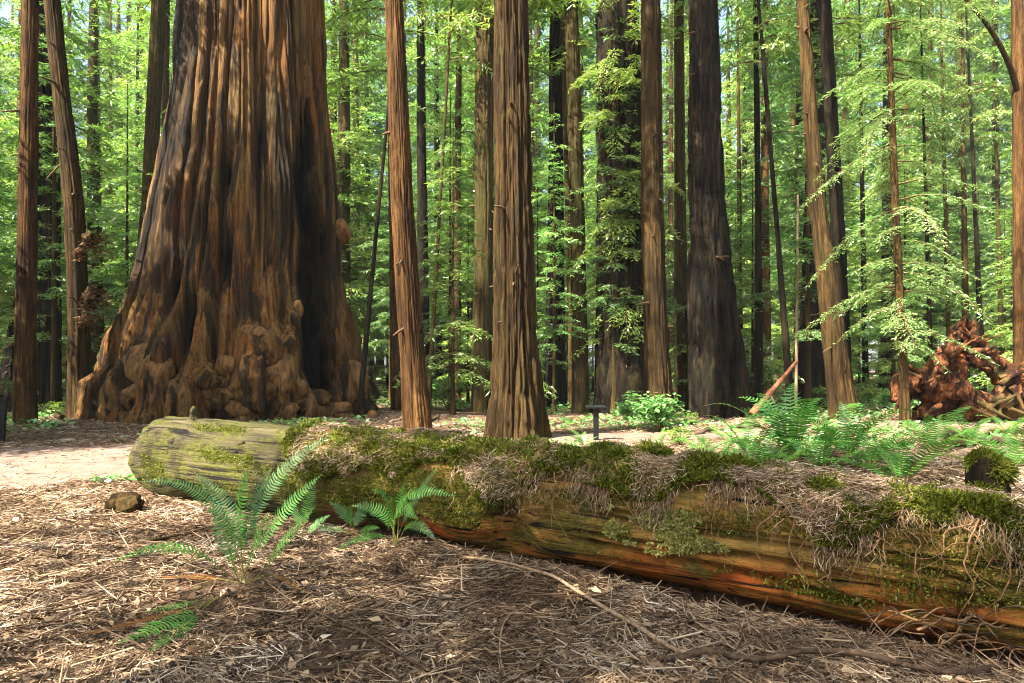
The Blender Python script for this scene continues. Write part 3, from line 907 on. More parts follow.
def build_giant():
    zb = gz(-8.4, GY)
    base = np.array([giant_rc(0.0)[0], GY, zb])
    z = np.concatenate([np.arange(-0.6, 14.5, 0.06), np.linspace(14.6, 46, 50)])
    N = 640
    a = np.arange(N) * 2 * math.pi / N
    ca, sa = np.cos(a)[None, :], np.sin(a)[None, :]
    cx, r = giant_rc(z)
    Z = z[:, None]
    cx, r = cx[:, None], r[:, None]
    tw = a[None, :] + 0.012 * Z
    ct, s_ = np.cos(tw), np.sin(tw)
    f4 = furrow(st(ct * 40, s_ * 40, Z * 0.9 + 0 * a), 2.0) + 0.4
    big = fbm(st(ct * 1.5 + 3, s_ * 1.5, Z * 0.05 + 0 * a), 2) - 0.5
    fl1 = ridge(st(ct * 3.4, s_ * 3.4, Z * 0.06 + 5 + 0 * a)) - 0.6
    fl2 = furrow(st(ct * 7, s_ * 7, Z * 0.14 + 0 * a), 2.6) + 0.35
    fl3 = furrow(st(ct * 18, s_ * 18, Z * 0.33 + 0 * a), 2.2) + 0.4
    low = np.exp(-np.maximum(Z - zb, 0) / 2.2)
    knob = fbm(st(ca * r * 1.1, sa * r * 1.1, Z * 1.1 + 0 * a), 4) - 0.5
    R = r * (1 + 0.10 * big + 0.12 * fl1 + 0.085 * fl2 + 0.045 * fl3 + 0.016 * f4) + low * 1.1 * knob
    # burnt fissure widening downward, its recess also coloured dark like a void
    fx_z = np.array([0.2, 0.9, 2.0, 3.2, 4.6, 6.2, 8.3, 9.5])
    fx_p = np.array([326, 322, 317, 311, 306, 300, 294, 291])
    fw = np.array([0.05, 0.30, 0.38, 0.34, 0.27, 0.22, 0.15, 0.03])
    fX = (np.interp(z, fx_z, fx_p) - CX) / F * (GY - 2.2)
    fW = np.interp(z, fx_z, fw, left=0.001, right=0.001)
    wig = 0.55 * (fbm(st(z * 0.55, 0 * z, 3 + 0 * z), 3) - 0.5)
    Xs = cx + ca * R
    Ys = sa * R
    front = sm(-0.2, -0.5, sa + 0 * Z)
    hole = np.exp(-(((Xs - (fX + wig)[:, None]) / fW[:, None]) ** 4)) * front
    depth = np.interp(z, [0.2, 1.0, 5, 9.5], [0.3, 1.9, 1.7, 0.5])[:, None]
    push = hole * depth
    # smaller hollows, blackened inside by the same mask as the fissure
    for (px, py, w, h_, dd) in [(190, 330, 0.22, 1.0, 0.5), (228, 175, 0.18, 0.6, 0.4), (228, 262, 0.16, 0.9, 0.35), (262, 150, 0.12, 1.6, 0.3), (205, 120, 0.14, 2.2, 0.3), (175, 290, 0.2, 0.8, 0.4), (330, 330, 0.1, 1.2, 0.3)]:
        p = giant_front(px, py)
        hh = np.exp(-((Xs - p[0]) / w) ** 2 - ((Z - p[2]) / h_) ** 2) * front
        R = R - hh * dd
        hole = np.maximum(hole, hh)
    for (px, py, w, h_) in SPOTS:
        p = giant_front(px, py)
        d = p[1] / F
        R = R + 0.34 * d * (w + h_) / 2 * np.exp(-((Xs - p[0]) / (1.15 * w * d)) ** 2 - ((Z - p[2]) / (1.2 * h_ * d)) ** 2) * front
    vd = nrm(np.array([base[0], base[1]]))
    V = st(cx - base[0] + ca * R + vd[0] * push, sa * R + vd[1] * push, Z - zb + 0 * a)
    side = sm(0.15, -0.75, ca + 0.25 * (fbm(st(ca * 4, sa * 4, Z * 0.2), 3) - 0.5) * 2)
    charL = side * sm(0.42, 0.56, fbm(st(ct * 7 + 2, s_ * 7, Z * 0.12 + 0 * a), 4)) * sm(2.2, 5.0, Z)
    charR = sm(0.72, 0.9, ca + 0 * Z) * sm(0.35, 0.6, fbm(st(ct * 7 + 7, s_ * 7, Z * 0.1 + 0 * a), 4))
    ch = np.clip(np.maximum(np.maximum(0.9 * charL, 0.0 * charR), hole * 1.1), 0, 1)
    t = thing('giant_redwood', 'colossal old redwood with knobbly burl base and dark burnt fissure', 'tree', base)
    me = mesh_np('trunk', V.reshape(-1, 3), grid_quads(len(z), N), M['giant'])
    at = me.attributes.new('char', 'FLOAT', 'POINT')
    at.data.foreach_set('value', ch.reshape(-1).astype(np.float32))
    link('trunk', me, t)
    rng = np.random.default_rng(8)
    # burls: picture column, row, half width and height in px
    for k, (px, py, w, h_) in enumerate(q for q in SPOTS if q[1] > 335 or q[0] == 343 or 290 < q[0] < 300 and q[1] > 280):
        p = giant_front(px, py)
        d = p[1] / F
        V, Q = lump(rng, 1.0, (1.15 * w * d, 0.85 * (w + h_) / 2 * d, 1.15 * h_ * d), 40, 0.32, 1.5, k * 3.7)
        nn = fbm(V * 6 + k, 4) - 0.5 + 0.2 * furrow(V * np.array([5, 5, 1.6]) + k, 2.2)
        V = V * (1 + 0.20 * nn[:, None])
        link('burl', mesh_np('burl', V, Q, M['burl'] if k % 2 else M['giant']), t, p - base + np.array([0.06, -0.16 - 0.16 * (k < 9), 0]) * (py > 332), (rng.normal(0, 0.2), rng.normal(0, 0.35), 0))
    # surface roots creeping out over the ground
    for pts in [((130, 385), (112, 402), (96, 416)), ((160, 402), (140, 414), (122, 421)), ((300, 405), (330, 412), (352, 418)), ((350, 380), (362, 402), (374, 417)), ((258, 405), (252, 414), (240, 421))]:
        P = np.array([giant_front(*pts[0]), (giant_front(*pts[1]) * 0.6 + gpx(pts[1][0], pts[1][1] + 4) * 0.4), gpx(*pts[2])]) - base
        V, Q = tube(catmull(P, 14), np.linspace(0.5, 0.16, 14), 14, 0.5, 1.6)
        link('root', mesh_np('root', V, Q, M['burl']), t)
    # crown far above the picture
    crown = crown_mesh('crown', 41, 22, 45, 5.5, 1.5, 120, M['leafC'], sec_sp=0.3, tw_sp=0.16, tw=(0.42, 0.11))
    link('crown', crown, t)


build_giant()


# ------------------------------------------------------------------ the fallen log
def build_log():
    L = 11.2
    root = thing('fallen_log', 'long mossy fallen log with rusty wood showing under its moss', 'log', (LA[0], LA[1], 0), math.atan2(LD[1], LD[0]))
    rng = np.random.default_rng(12)
    t = np.concatenate([np.linspace(0, 0.3, 14), np.arange(0.33, L, 0.03)])
    N = 330
    ph = np.arange(N) * 2 * math.pi / N            # 0 = toward the camera, 90 = up

    def rad(t):
        r = 0.455 + 0.02 * np.sin(t * 0.9 + 1) - 0.045 * sm(5, 8, t)
        return r

    def zc(t):
        return 0.44 - 0.09 * sm(4, 8, t) - 0.05 * sm(6.8, 8.4, t)
    T = t[:, None]
    r = rad(T)
    c, s_ = np.cos(ph)[None, :], np.sin(ph)[None, :]
    P = st(T * 0.35 + 0 * c, c * 4.2, s_ * 4.2)
    gro = ridge(P) - 0.6
    gro2 = ridge(st(T * 0.7 + 0 * c, c * 13, s_ * 13)) - 0.6
    lum = fbm(st(T * 1.5 + 0 * c, c * 1.4, s_ * 1.4), 4) - 0.5
    R = r * (1 + 0.055 * gro + 0.028 * gro2 + (0.14 + 0.10 * sm(3.0, 1.5, T)) * lum)
    phd = np.degrees((ph + math.pi) % (2 * math.pi) - math.pi)[None, :]
    near = sm(5.2, 5.9, T)
    for (a0, w, dp, fr) in [(-4, 2.6, 0.09, 0.8), (-19, 3.0, 0.11, 0.6), (-33, 2.2, 0.07, 1.1), (9, 2.0, 0.07, 0.9), (18, 1.8, 0.06, 1.0), (-12, 1.4, 0.05, 1.4)]:
        a0 = a0 + 5 * (vn(st(T * fr, a0 + 0 * T, 0 * T)) - 0.5) * 2
        R = R - dp * np.exp(-((phd - a0) / w) ** 2) * near * sm(0.3, 0.6, vn(st(T * 0.9, 3 + a0 * 0, 7 + 0 * T)) + 0.25)
    R = R - 0.05 * sm(-30, -60, phd) * near
    # broken notch where the two halves of the log meet
    R = R - 0.13 * np.exp(-((T - 5.35) / 0.22) ** 2) * sm(22, 2, phd) * sm(-80, -40, phd)
    R = R - 0.06 * np.exp(-((T - 4.2) / 0.5) ** 2) * sm(10, -10, phd)
    # torn far end
    endn = 0.34 * (fbm(st(0 * T, c * 2.2, s_ * 2.2), 4) - 0.5)
    R = R * (1 - 0.9 * (1 - np.clip(T / 0.32, 0, 1)) ** 2.6)
    x = T + endn * np.clip(1 - T / 0.6, 0, 1) + 0.10 * np.clip(1 - T / 0.5, 0, 1) * s_ * -1
    V = st(x + 0 * c, -c * R, zc(T) + s_ * R).reshape(-1, 3)
    link('log_body', mesh_np('log_body', V, grid_quads(len(t), N), M['log']), root)

    # the cushion of moss and duff on its back, ragged along the front
    def surf(tt, deg, off):
        a = np.radians(deg)
        lum = fbm(st(tt * 1.5, np.cos(a) * 1.4, np.sin(a) * 1.4), 4) - 0.5
        R = rad(tt) * (1 + 0.14 * lum) + off
        return st(tt, -np.cos(a) * R, zc(tt) + np.sin(a) * R)

    def edge(tt):
        e = 22 + 46 * (fbm(st(tt * 1.7, 0 * tt, 2 + 0 * tt), 4) - 0.5) * 2 + 5
        e = e + 30 * (1 - sm(2.7, 3.3, tt)) + 8 * sm(6.2, 7.2, tt)
        return np.clip(e, -12, 80)
    tt = np.arange(2.6, L - 0.05, 0.03)
    u = np.linspace(0, 1, 60)
    e = edge(tt)
    Deg = e[:, None] + (160 - e[:, None]) * u[None, :]
    TT = tt[:, None] + 0 * Deg
    n3 = fbm(st(TT * 4, np.radians(Deg) * 2.5, 0 * TT), 4)
    ends = sm(2.6, 3.1, TT) * sm(0, 0.05, u)[None, :]
    off = -0.05 + ends * (0.065 + 0.20 * (n3 - 0.4) + 0.03 * fbm(st(TT * 22, Deg * 0.25, 0 * TT), 3))
    off = off - 0.03 * ends * sm(6.5, 8, TT)
    V = surf(TT, Deg, off)
    # duff overhang sags a little past the edge
    V[..., 2] -= 0.03 * ends * np.exp(-((u - 0.08) / 0.06) ** 2)[None, :]
    link('moss_mat', mesh_np('moss_mat', V.reshape(-1, 3), grid_quads(len(tt), len(u), False), M['mat']), root)

    # moss tufts
    def tufts(name, mat, n, tsel, seed, ln=(0.012, 0.03)):
        rg = np.random.default_rng(seed)
        q, d, off = tsel(rg, n)
        p = surf(q, d, off)
        a = np.radians(d)
        nv = st(0 * q, -np.cos(a), np.sin(a))
        n = len(q)
        up = nrm(nv + rg.normal(0, 0.55, (n, 3)) + np.array([0, 0, -0.1]))
        wv = nrm(np.cross(up, rg.normal(0, 1, (n, 3))))
        l = (ln[0] + ln[1] * rg.random(n))[:, None]
        V = np.stack([p - wv * l * 0.22, p + wv * l * 0.22, p + up * l + wv * l * 0.1, p + up * l - wv * l * 0.1], 1).reshape(-1, 3)
        link(name, mesh_np(name, V, np.arange(4 * n).reshape(-1, 4), mat, False, None, np.repeat(np.clip(rg.normal(0.5, 0.25, n), 0, 1), 4)), root)

    def on_mat(rg, n):
        q = 2.7 + (10.9 - 2.7) * rg.random(n)
        u = rg.random(n)
        e = edge(q)
        d = e - 3 + (150 - e) * u ** 1.4
        k = fbm(st(q * 3.2, np.radians(d) * 1.6, 6 + 0 * q), 3)
        ok = k + 0.16 * (rg.random(n) - 0.5) > 0.49 - 0.07 * (u < 0.35) - 0.12 * (q < 5.0) * (u < 0.5)
        q, d = q[ok], d[ok]
        n3 = fbm(st(q * 4, np.radians(d) * 2.5, 0 * q), 4)
        return q, d, -0.05 + (0.07 + 0.20 * (n3 - 0.4))
    tufts('moss', M['mossleaf'], 95000, on_mat, 1)

    def on_wood(rg, n):
        q = 0.45 + 8.9 * rg.random(n)
        d = -25 + 95 * rg.random(n)
        k = fbm(st(q * 1.6, np.radians(d) * 2.6, 11 + 0 * q), 4)
        k = k + 0.10 * (rg.random(n) - 0.5)
        k = k - 0.07 * (q > 5.8) * (d < 22) * 1.3
        ok = (k > 0.53 - 0.06 * ((q > 3) & (q < 5.6))) & (d < edge(q) + 2) | ((q < 3.2) & (k > 0.52))
        return q[ok], d[ok], 0.0 * q[ok]
    tufts('moss', M['mossleaf'], 70000, on_wood, 2, (0.008, 0.018))

    def pale(rg, n):
        q = 6.25 + 0.85 * rg.random(n)
        d = -14 + 40 * rg.random(n)
        k = fbm(st(q * 5, np.radians(d) * 5, 21 + 0 * q), 4)
        ok = (k > 0.50) & (d > -14 + 12 * np.abs(q - 6.6) / 0.4)
        return q[ok], d[ok], 0.0 * q[ok] + 0.005
    tufts('lichen', M['mosspale'], 9000, pale, 3, (0.012, 0.025))

    # dry needles lying on the mat
    rg = np.random.default_rng(4)
    n = 52000
    q = 2.9 + 8.0 * rg.random(n)
    e = edge(q)
    d = e + (150 - e) * rg.random(n)
    k = fbm(st(q * 3.2, np.radians(d) * 1.6, 6 + 0 * q), 3)
    ok = k + 0.22 * (rg.random(n) - 0.5) < 0.53 - 0.16 * (q < 5.0) * (d < 70)
    q, d = q[ok], d[ok]
    n = len(q)
    n3 = fbm(st(q * 4, np.radians(d) * 2.5, 0 * q), 4)
    p = surf(q, d, -0.035 + (0.07 + 0.20 * (n3 - 0.4)))
    steep = np.cos(np.radians(d))
    tilt = rg.normal(0, 0.2, n) - 0.9 * np.maximum(steep, 0) * rg.random(n)
    ang = np.where(rg.random(n) < 0.5 * np.maximum(steep, 0), -math.pi / 2 + rg.normal(0, 0.5, n), rg.random(n) * 6.28)
    V, Q, T_ = twigs(rg, p, ang, 0.03 + 0.09 * rg.random(n), 0.0013 + 0.0018 * rg.random(n), tilt, rg.normal(0, 0.15, n), np.clip(rg.normal(0.5, 0.22, n), 0, 1))
    # fringe of rootlets and dead needles combed down over the edge of the mat
    n = 5200
    q = 4.9 + 5.8 * rg.random(n)
    dens = vn(st(q * 6, 0 * q, 31 + 0 * q))
    q = q[dens + 0.3 * rg.random(n) > 0.62]
    n = len(q)
    d = edge(q) + rg.normal(-4, 9, n)
    p = surf(q, d, 0.045 + 0.02 * rg.random(n))
    l = 0.03 + 0.13 * rg.random(n) ** 2.2
    p[:, 2] -= 0.3 * l
    V2, Q2, T2 = twigs(rg, p, -math.pi / 2 + rg.normal(0, 0.8, n), l, 0.0012 + 0.0016 * rg.random(n), rg.normal(-1.15, 0.35, n), rg.normal(0, 0.2, n), np.clip(rg.normal(0.42, 0.2, n), 0, 1))
    Q = np.vstack([Q, Q2 + len(V)])
    V = np.vstack([V, V2])
    T_ = np.concatenate([T_, T2])
    link('duff', mesh_np('duff', V, Q, M['litter'], True, None, T_), root)

    # roots that hang over the front
    hr = [(5.28, 46, 0.50), (5.42, 40, 0.62), (5.55, 44, 0.34), (5.2, 30, 0.36), (5.75, 45, 0.3), (6.02, 34, 0.46), (6.15, 30, 0.3), (6.5, 42, 0.26), (6.85, 38, 0.58), (6.93, 36, 0.44), (7.08, 34, 0.52), (7.3, 30, 0.46),
          (7.34, 36, 0.62), (7.5, 34, 0.5), (7.66, 32, 0.4), (7.8, 34, 0.56), (7.95, 30, 0.36), (8.1, 36, 0.44), (8.22, 30, 0.5), (8.35, 34, 0.6), (8.5, 34, 0.5), (8.62, 30, 0.55), (4.9, 40, 0.3), (4.6, 34, 0.26), (6.3, 38, 0.36), (6.66, 40, 0.3),
          (7.15, 42, 0.3), (5.85, 38, 0.5), (5.34, 24, 0.3), (8.0, 40, 0.25)]
    hr += [(5.2 + 3.4 * rng.random(), 24 + 20 * rng.random(), 0.18 + 0.4 * rng.random()) for _ in range(36)]
    for k, (q, d0, ln) in enumerate(hr):
        m = 16
        w = np.linspace(0, 1, m)
        dn = d0 + 20 - (ln / 0.45) * 62 * w
        qq = q + 0.10 * (w - 0.5) * rng.normal() + 0.03 * np.sin(w * (5 + 9 * rng.random()) + rng.random() * 6) + 0.06 * (vn(st(w * 7, k + 0 * w, 0 * w)) - 0.5)
        p = surf(qq, np.maximum(dn, 2), 0.035 + 0.02 * w + 0.02 * rng.random())
        p[:, 2] -= np.maximum(2 - dn, 0) / 62 * 0.45
        p[:, 1] += 0.012 * np.sin(w * 9 + k)
        r0 = 0.0016 + 0.0036 * rng.random() ** 2
        V, Q = tube(p, np.linspace(r0 * 1.3, r0 * 0.35, m), 6, 0.4, 30)
        link('hanging_root', mesh_np('hanging_root', V, Q, M['rootlet']), root)
    # side tendrils that lie along the mat edge
    for k in range(16):
        q0 = 5.3 + 3.2 * rng.random()
        d0 = 24 + 30 * rng.random()
        m = 14
        w = np.linspace(0, 1, m)
        p = surf(q0 + (0.15 + 0.45 * rng.random()) * w, d0 - 18 * w * rng.random() + 7 * np.sin(w * 7 + k), 0.05 + 0.02 * np.sin(w * 8 + k))
        r0 = 0.002 + 0.004 * rng.random()
        p = p + 0.05 * (np.stack([vn(st(w * 8, k + 7.0 * j + 0 * w, 0 * w)) for j in range(3)], -1) - 0.5)
        V, Q = tube(p, np.linspace(r0, r0 * 0.4, m), 6, 0.4, 30)
        link('trailing_root', mesh_np('trailing_root', V, Q, M['rootlet']), root)
    # squared-off broken block on the front where the halves meet
    P = np.array([(4.99, -0.40, 0.50), (5.20, -0.41, 0.50), (5.21, -0.30, 0.75), (5.0, -0.29, 0.76), (4.99, -0.2, 0.5), (5.2, -0.2, 0.5), (5.2, -0.12, 0.76), (5.0, -0.12, 0.77)])
    u = np.linspace(0, 1, 8)
    g = []
    fr = lambda A, B, C_, D_: (A[None, None] * ((1 - u)[:, None] * (1 - u)[None])[..., None] + B[None, None] * ((u)[None] * (1 - u)[:, None])[..., None] + C_[None, None] * (u[:, None] * u[None])[..., None] + D_[None, None] * (u[:, None] * (1 - u)[None])[..., None]).reshape(-1, 3)
    acc = Acc()
    for f in ((0, 1, 2, 3), (1, 5, 6, 2), (4, 0, 3, 7), (3, 2, 6, 7)):
        v = fr(*[P[i] for i in f])
        v[:, 1] += 0.03 * (fbm(v * 14, 3) - 0.5)
        v[:, 2] += 0.02 * (fbm(v * 9 + 5, 3) - 0.5)
        acc.add(v, grid_quads(8, 8, False))
    link('broken_block', acc.mesh('broken_block', [M['splinter']], False), root)
    # stubs of broken limbs
    for (q, d, ln, r0, m) in [(0.9, 78, 0.20, 0.05, 'log'), (5.62, 66, 0.20, 0.05, 'mat'), (6.05, 52, 0.14, 0.035, 'mat'), (0.95, 34, 0.06, 0.05, 'log'), (2.1, 40, 0.06, 0.04, 'log')]:
        p = surf(np.array([q]), np.array([float(d)]), np.array([-0.03]))[0]
        a = math.radians(d)
        dr = nrm(np.array([0.1, -math.cos(a), math.sin(a) + 0.25]))
        w = np.linspace(0, 1, 9)[:, None]
        V, Q = tube(p + dr * ln * w + np.array([0.03, 0, 0]) * w ** 2, r0 * np.array([2.4, 1.7, 1.3, 1.05, 0.95, 0.85, 0.8, 0.6, 0.25]), 12, 0.5, 16)
        link('branch_stub', mesh_np('branch_stub', V, Q, M[m]), root)
    # cushions of moss standing on the log
    for (q, d, r0) in [(5.02, 74, 0.07), (5.66, 70, 0.06), (6.18, 82, 0.085), (6.4, 96, 0.12), (6.85, 78, 0.11), (7.05, 86, 0.10), (5.35, 100, 0.09), (6.0, 104, 0.1), (7.6, 72, 0.08), (3.0, 86, 0.07), (8.2, 60, 0.09)]:
        p = surf(np.array([q]), np.array([float(d)]), np.array([0.0]))[0]
        moss_cushion('moss_cushion', root, p, r0)


M['splinter'] = plain('split_tan_wood', (136, 94, 48), (192, 150, 92), 14, 0.8, (0.4, 1, 1.6))


def moss_cushion(name, parent, p, r, mat=None):
    rg = np.random.default_rng(int(abs(p[0]) * 1000) + 3)
    acc = Acc()
    V, Q = lump(rg, r, (1.25, 1.0, 0.8), 24, 0.45, 2.0, p[0])
    acc.add(V, Q, 0.25)
    n = 2600
    d = nrm(rg.normal(0, 1, (n, 3)) + np.array([0, 0, 0.35]))
    k = 1 + 0.9 * (fbm(d * 2.0 + p[0], 3) - 0.5)
    b = d * k[:, None] * r * np.array([1.25, 1.0, 0.8])
    up = nrm(d + rg.normal(0, 0.5, (n, 3)) + np.array([0, 0, -0.25]))
    wv = nrm(np.cross(up, rg.normal(0, 1, (n, 3))))
    l = r * (0.15 + 0.35 * rg.random(n))[:, None]
    V = np.stack([b - wv * l * 0.14, b + wv * l * 0.14, b + up * l + wv * l * 0.06, b + up * l - wv * l * 0.06], 1).reshape(-1, 3)
    acc.add(V, np.arange(4 * n).reshape(-1, 4), np.repeat(np.clip(rg.normal(0.55, 0.25, n), 0, 1), 4))
    return link(name, acc.mesh(name, [mat or M['mossleaf']], False), parent, p)


build_log()


# ------------------------------------------------------------------ ferns
def frond_mesh(P, width, roll=0.0, bare=0.16, seed=0, mat='fern', curl=0.0):
    """one sword-fern frond along a curve: stem plus paired narrow leaflets"""
    rg = np.random.default_rng(seed)
    P = np.asarray(P, float)
    Ld = np.linalg.norm(np.diff(P, axis=0), axis=1).sum()
    n = max(18, int(Ld * (1 - bare) / (0.20 * width + 0.006)))
    dense = catmull(P, 120)
    cum = np.concatenate([[0], np.cumsum(np.linalg.norm(np.diff(dense, axis=0), axis=1))])
    s = bare + (1 - bare) * (np.arange(n) + 0.5) / n
    pos = np.stack([np.interp(s * cum[-1], cum, dense[:, k]) for k in range(3)], -1)
    T = nrm(np.gradient(pos, axis=0))
    ref = np.array([0, 0, 1.0])
    S0 = np.cross(T, ref)
    bad = np.linalg.norm(S0, axis=1) < 0.12
    S0[bad] = np.array([1.0, 0, 0])
    S0 = nrm(S0)
    for k in range(1, n):
        if S0[k] @ S0[k - 1] < 0:
            S0[k] = -S0[k]
    N0 = nrm(np.cross(S0, T))
    rl = roll + curl * s
    side = S0 * np.cos(rl)[:, None] + N0 * np.sin(rl)[:, None]
    nor = -S0 * np.sin(rl)[:, None] + N0 * np.cos(rl)[:, None]
    u = (s - bare) / (1 - bare)
    env = np.minimum(1, 0.55 + 1.6 * u) * np.clip((1 - u) * 1.9, 0.04, 1) ** 0.75
    acc = Acc()
    V, Q = tube(catmull(P, 24), np.linspace(0.0032, 0.0009, 24), 5)
    acc.add(V, Q, 0.5, 0)
    tb = 0.5 + rg.normal(0, 0.12)
    for sg in (-1, 1):
        l = (width * env * (0.9 + 0.2 * rg.random(n)))[:, None]
        d = nrm(sg * side + 0.28 * T + rg.normal(0, 0.07, (n, 3)) + nor * 0.10)
        bw = (0.085 * width + 0.0025) * np.ones((n, 1))
        dr = -nor * 0.20
        w = T
        p = pos
        r0, r1 = p - w * bw * 0.55, p + w * bw * 0.75
        m0, m1 = p + d * l * 0.5 - w * bw * 0.75 + dr * l * 0.06, p + d * l * 0.5 + w * bw * 0.6 + dr * l * 0.06
        t0, t1 = p + d * l - w * bw * 0.1 + dr * l * 0.5 + T * l * 0.06, p + d * l + w * bw * 0.1 + dr * l * 0.5 + T * l * 0.06
        V = np.stack([r0, r1, m1, m0, t1, t0], 1).reshape(-1, 3)
        b = np.arange(n)[:, None] * 6
        Q = np.concatenate([b + np.array([0, 1, 2, 3]), b + np.array([3, 2, 4, 5])])
        acc.add(V, Q, np.clip(np.repeat(tb + rg.normal(0, 0.14, n), 6), 0, 1), 1)
    return acc.mesh('frond', [M['fernstem'], M[mat]], False)


def px_fern(label, bpx, fr, group='sword ferns', name='fern'):
    base = gpx(*bpx)
    t = thing(name, label, 'fern', base, 0, group)
    for k, f in enumerate(fr):
        (mx, my, md), (tx, ty, td), w, roll = f[:4]
        mat = f[4] if len(f) > 4 else 'fern'
        A = np.array([0.02 * math.cos(k * 2.4), 0.02 * math.sin(k * 2.4), 0.0])
        Mid = wpx(mx, my, base[1] + md) - base
        Tip = wpx(tx, ty, base[1] + td) - base
        Ctl = 2 * Mid - 0.5 * (A + Tip)
        w_ = np.linspace(0, 1, 7)[:, None]
        P = (1 - w_) ** 2 * A + 2 * w_ * (1 - w_) * Ctl + w_ ** 2 * Tip
        gzv = gh(P[:, 0] + base[0], P[:, 1] + base[1]) - base[2] + 0.06
        P[:, 2] = np.maximum(P[:, 2], gzv)
        link('frond', frond_mesh(P, w, roll, 0.27, seed=k + int(bpx[0]), mat=mat), t)
    return t


px_fern('largest sword fern, tall arching fronds in front of the log', (243, 592), [
    ((212, 505, -0.1), (143, 481, -0.2), 0.055, 1.0), ((262, 500, 0.15), (331, 434, 0.2), 0.068, -0.9), ((188, 550, -0.25), (112, 562, -0.4), 0.085, 0.25),
    ((236, 525, 0.1), (196, 474, 0.25), 0.075, 0.7), ((268, 532, 0.0), (322, 474, -0.05), 0.07, -1.0), ((280, 548, -0.1), (316, 505, -0.15), 0.07, -0.8),
    ((226, 540, 0.05), (212, 505, 0.1), 0.075, 1.1), ((250, 520, 0.1), (272, 468, 0.2), 0.06, -1.2), ((240, 520, -0.05), (248, 468, -0.12), 0.085, 1.4), ((256, 540, -0.2), (270, 512, -0.3), 0.075, -1.3),
    ((232, 560, -0.15), (226, 530, -0.25), 0.07, 1.2), ((272, 575, 0.0), (310, 600, -0.1), 0.05, 0.2, 'deadfern'), ((200, 590, 0.1), (160, 585, 0.2), 0.05, 0.1, 'deadfern')])
px_fern('mid-sized fern with drooping fronds against the mossy log side', (395, 552), [
    ((402, 500, -0.05), (456, 496, -0.2), 0.075, -0.6), ((390, 505, 0.0), (372, 490, -0.1), 0.07, 0.9), ((398, 510, -0.1), (418, 520, -0.35), 0.07, -1.3),
    ((384, 515, 0.05), (352, 506, 0.05), 0.065, 0.9), ((412, 505, 0.15), (440, 464, 0.3), 0.03, -0.9), ((400, 505, 0.1), (405, 484, 0.05), 0.07, 1.4), ((378, 535, -0.2), (336, 550, -0.45), 0.05, 0.4),
    ((392, 522, -0.1), (388, 530, -0.4), 0.065, 1.2), ((410, 525, -0.05), (436, 540, -0.2), 0.05, -0.7)])
px_fern('small yellow-green fern between the two larger ones at the log', (352, 540), [
    ((348, 518, 0), (330, 502, 0), 0.06, 0.9), ((358, 518, 0), (368, 506, 0.1), 0.06, -1.0), ((350, 520, -0.1), (352, 505, -0.2), 0.06, 1.3), ((340, 530, 0), (318, 528, 0.1), 0.05, 0.6), ((362, 530, 0), (380, 528, -0.1), 0.05, -0.6)])
px_fern('thin pale fern just behind the largest sword fern', (300, 545), [
    ((305, 518, 0), (316, 478, 0.05), 0.06, -1.3), ((298, 520, 0.05), (285, 500, 0.1), 0.05, 1.1), ((310, 530, 0), (330, 515, 0.0), 0.05, -0.8)])
px_fern('low fern with fronds lying flat on the litter', (215, 608), [
    ((178, 640, -0.25), (116, 682, -0.62), 0.075, 0.2), ((190, 618, -0.05), (142, 632, -0.2), 0.045, 0.2), ((185, 650, -0.35), (150, 690, -0.75), 0.06, 0.3), ((170, 640, -0.2), (62, 680, -0.55), 0.04, 0.2, 'deadfern')])

# a handful of frond shapes shared by the ferns on the bank
FR = []
for k in range(7):
    rg = np.random.default_rng(100 + k)
    L = 0.75 + 0.25 * rg.random()
    e = math.radians(36 + 32 * rg.random())
    w = np.linspace(0, 1, 8)
    drp = 0.55 + 0.35 * rg.random()
    P = st(L * math.cos(e) * w, 0.06 * rg.normal() * w ** 2, L * math.sin(e) * w - drp * L * w ** 2.2 * 0.75)
    FR.append(frond_mesh(P, 0.085 + 0.02 * rg.random(), rg.normal(0, 0.25), 0.14, 200 + k))


def fern_copy(label, p, scale, nf, seed, rot0=0.0, spread=6.283):
    rg = np.random.default_rng(seed)
    t = thing('fern', label, 'fern', p, rot0, 'sword ferns')
    for k in range(nf):
        o = link('frond', FR[int(rg.integers(len(FR)))], t, (0, 0, 0), (rg.normal(0, 0.1), rg.normal(0, 0.18), spread * (k + 0.4 * rg.random()) / nf))
        o.scale = (scale * (0.8 + 0.35 * rg.random()),) * 3
    return t


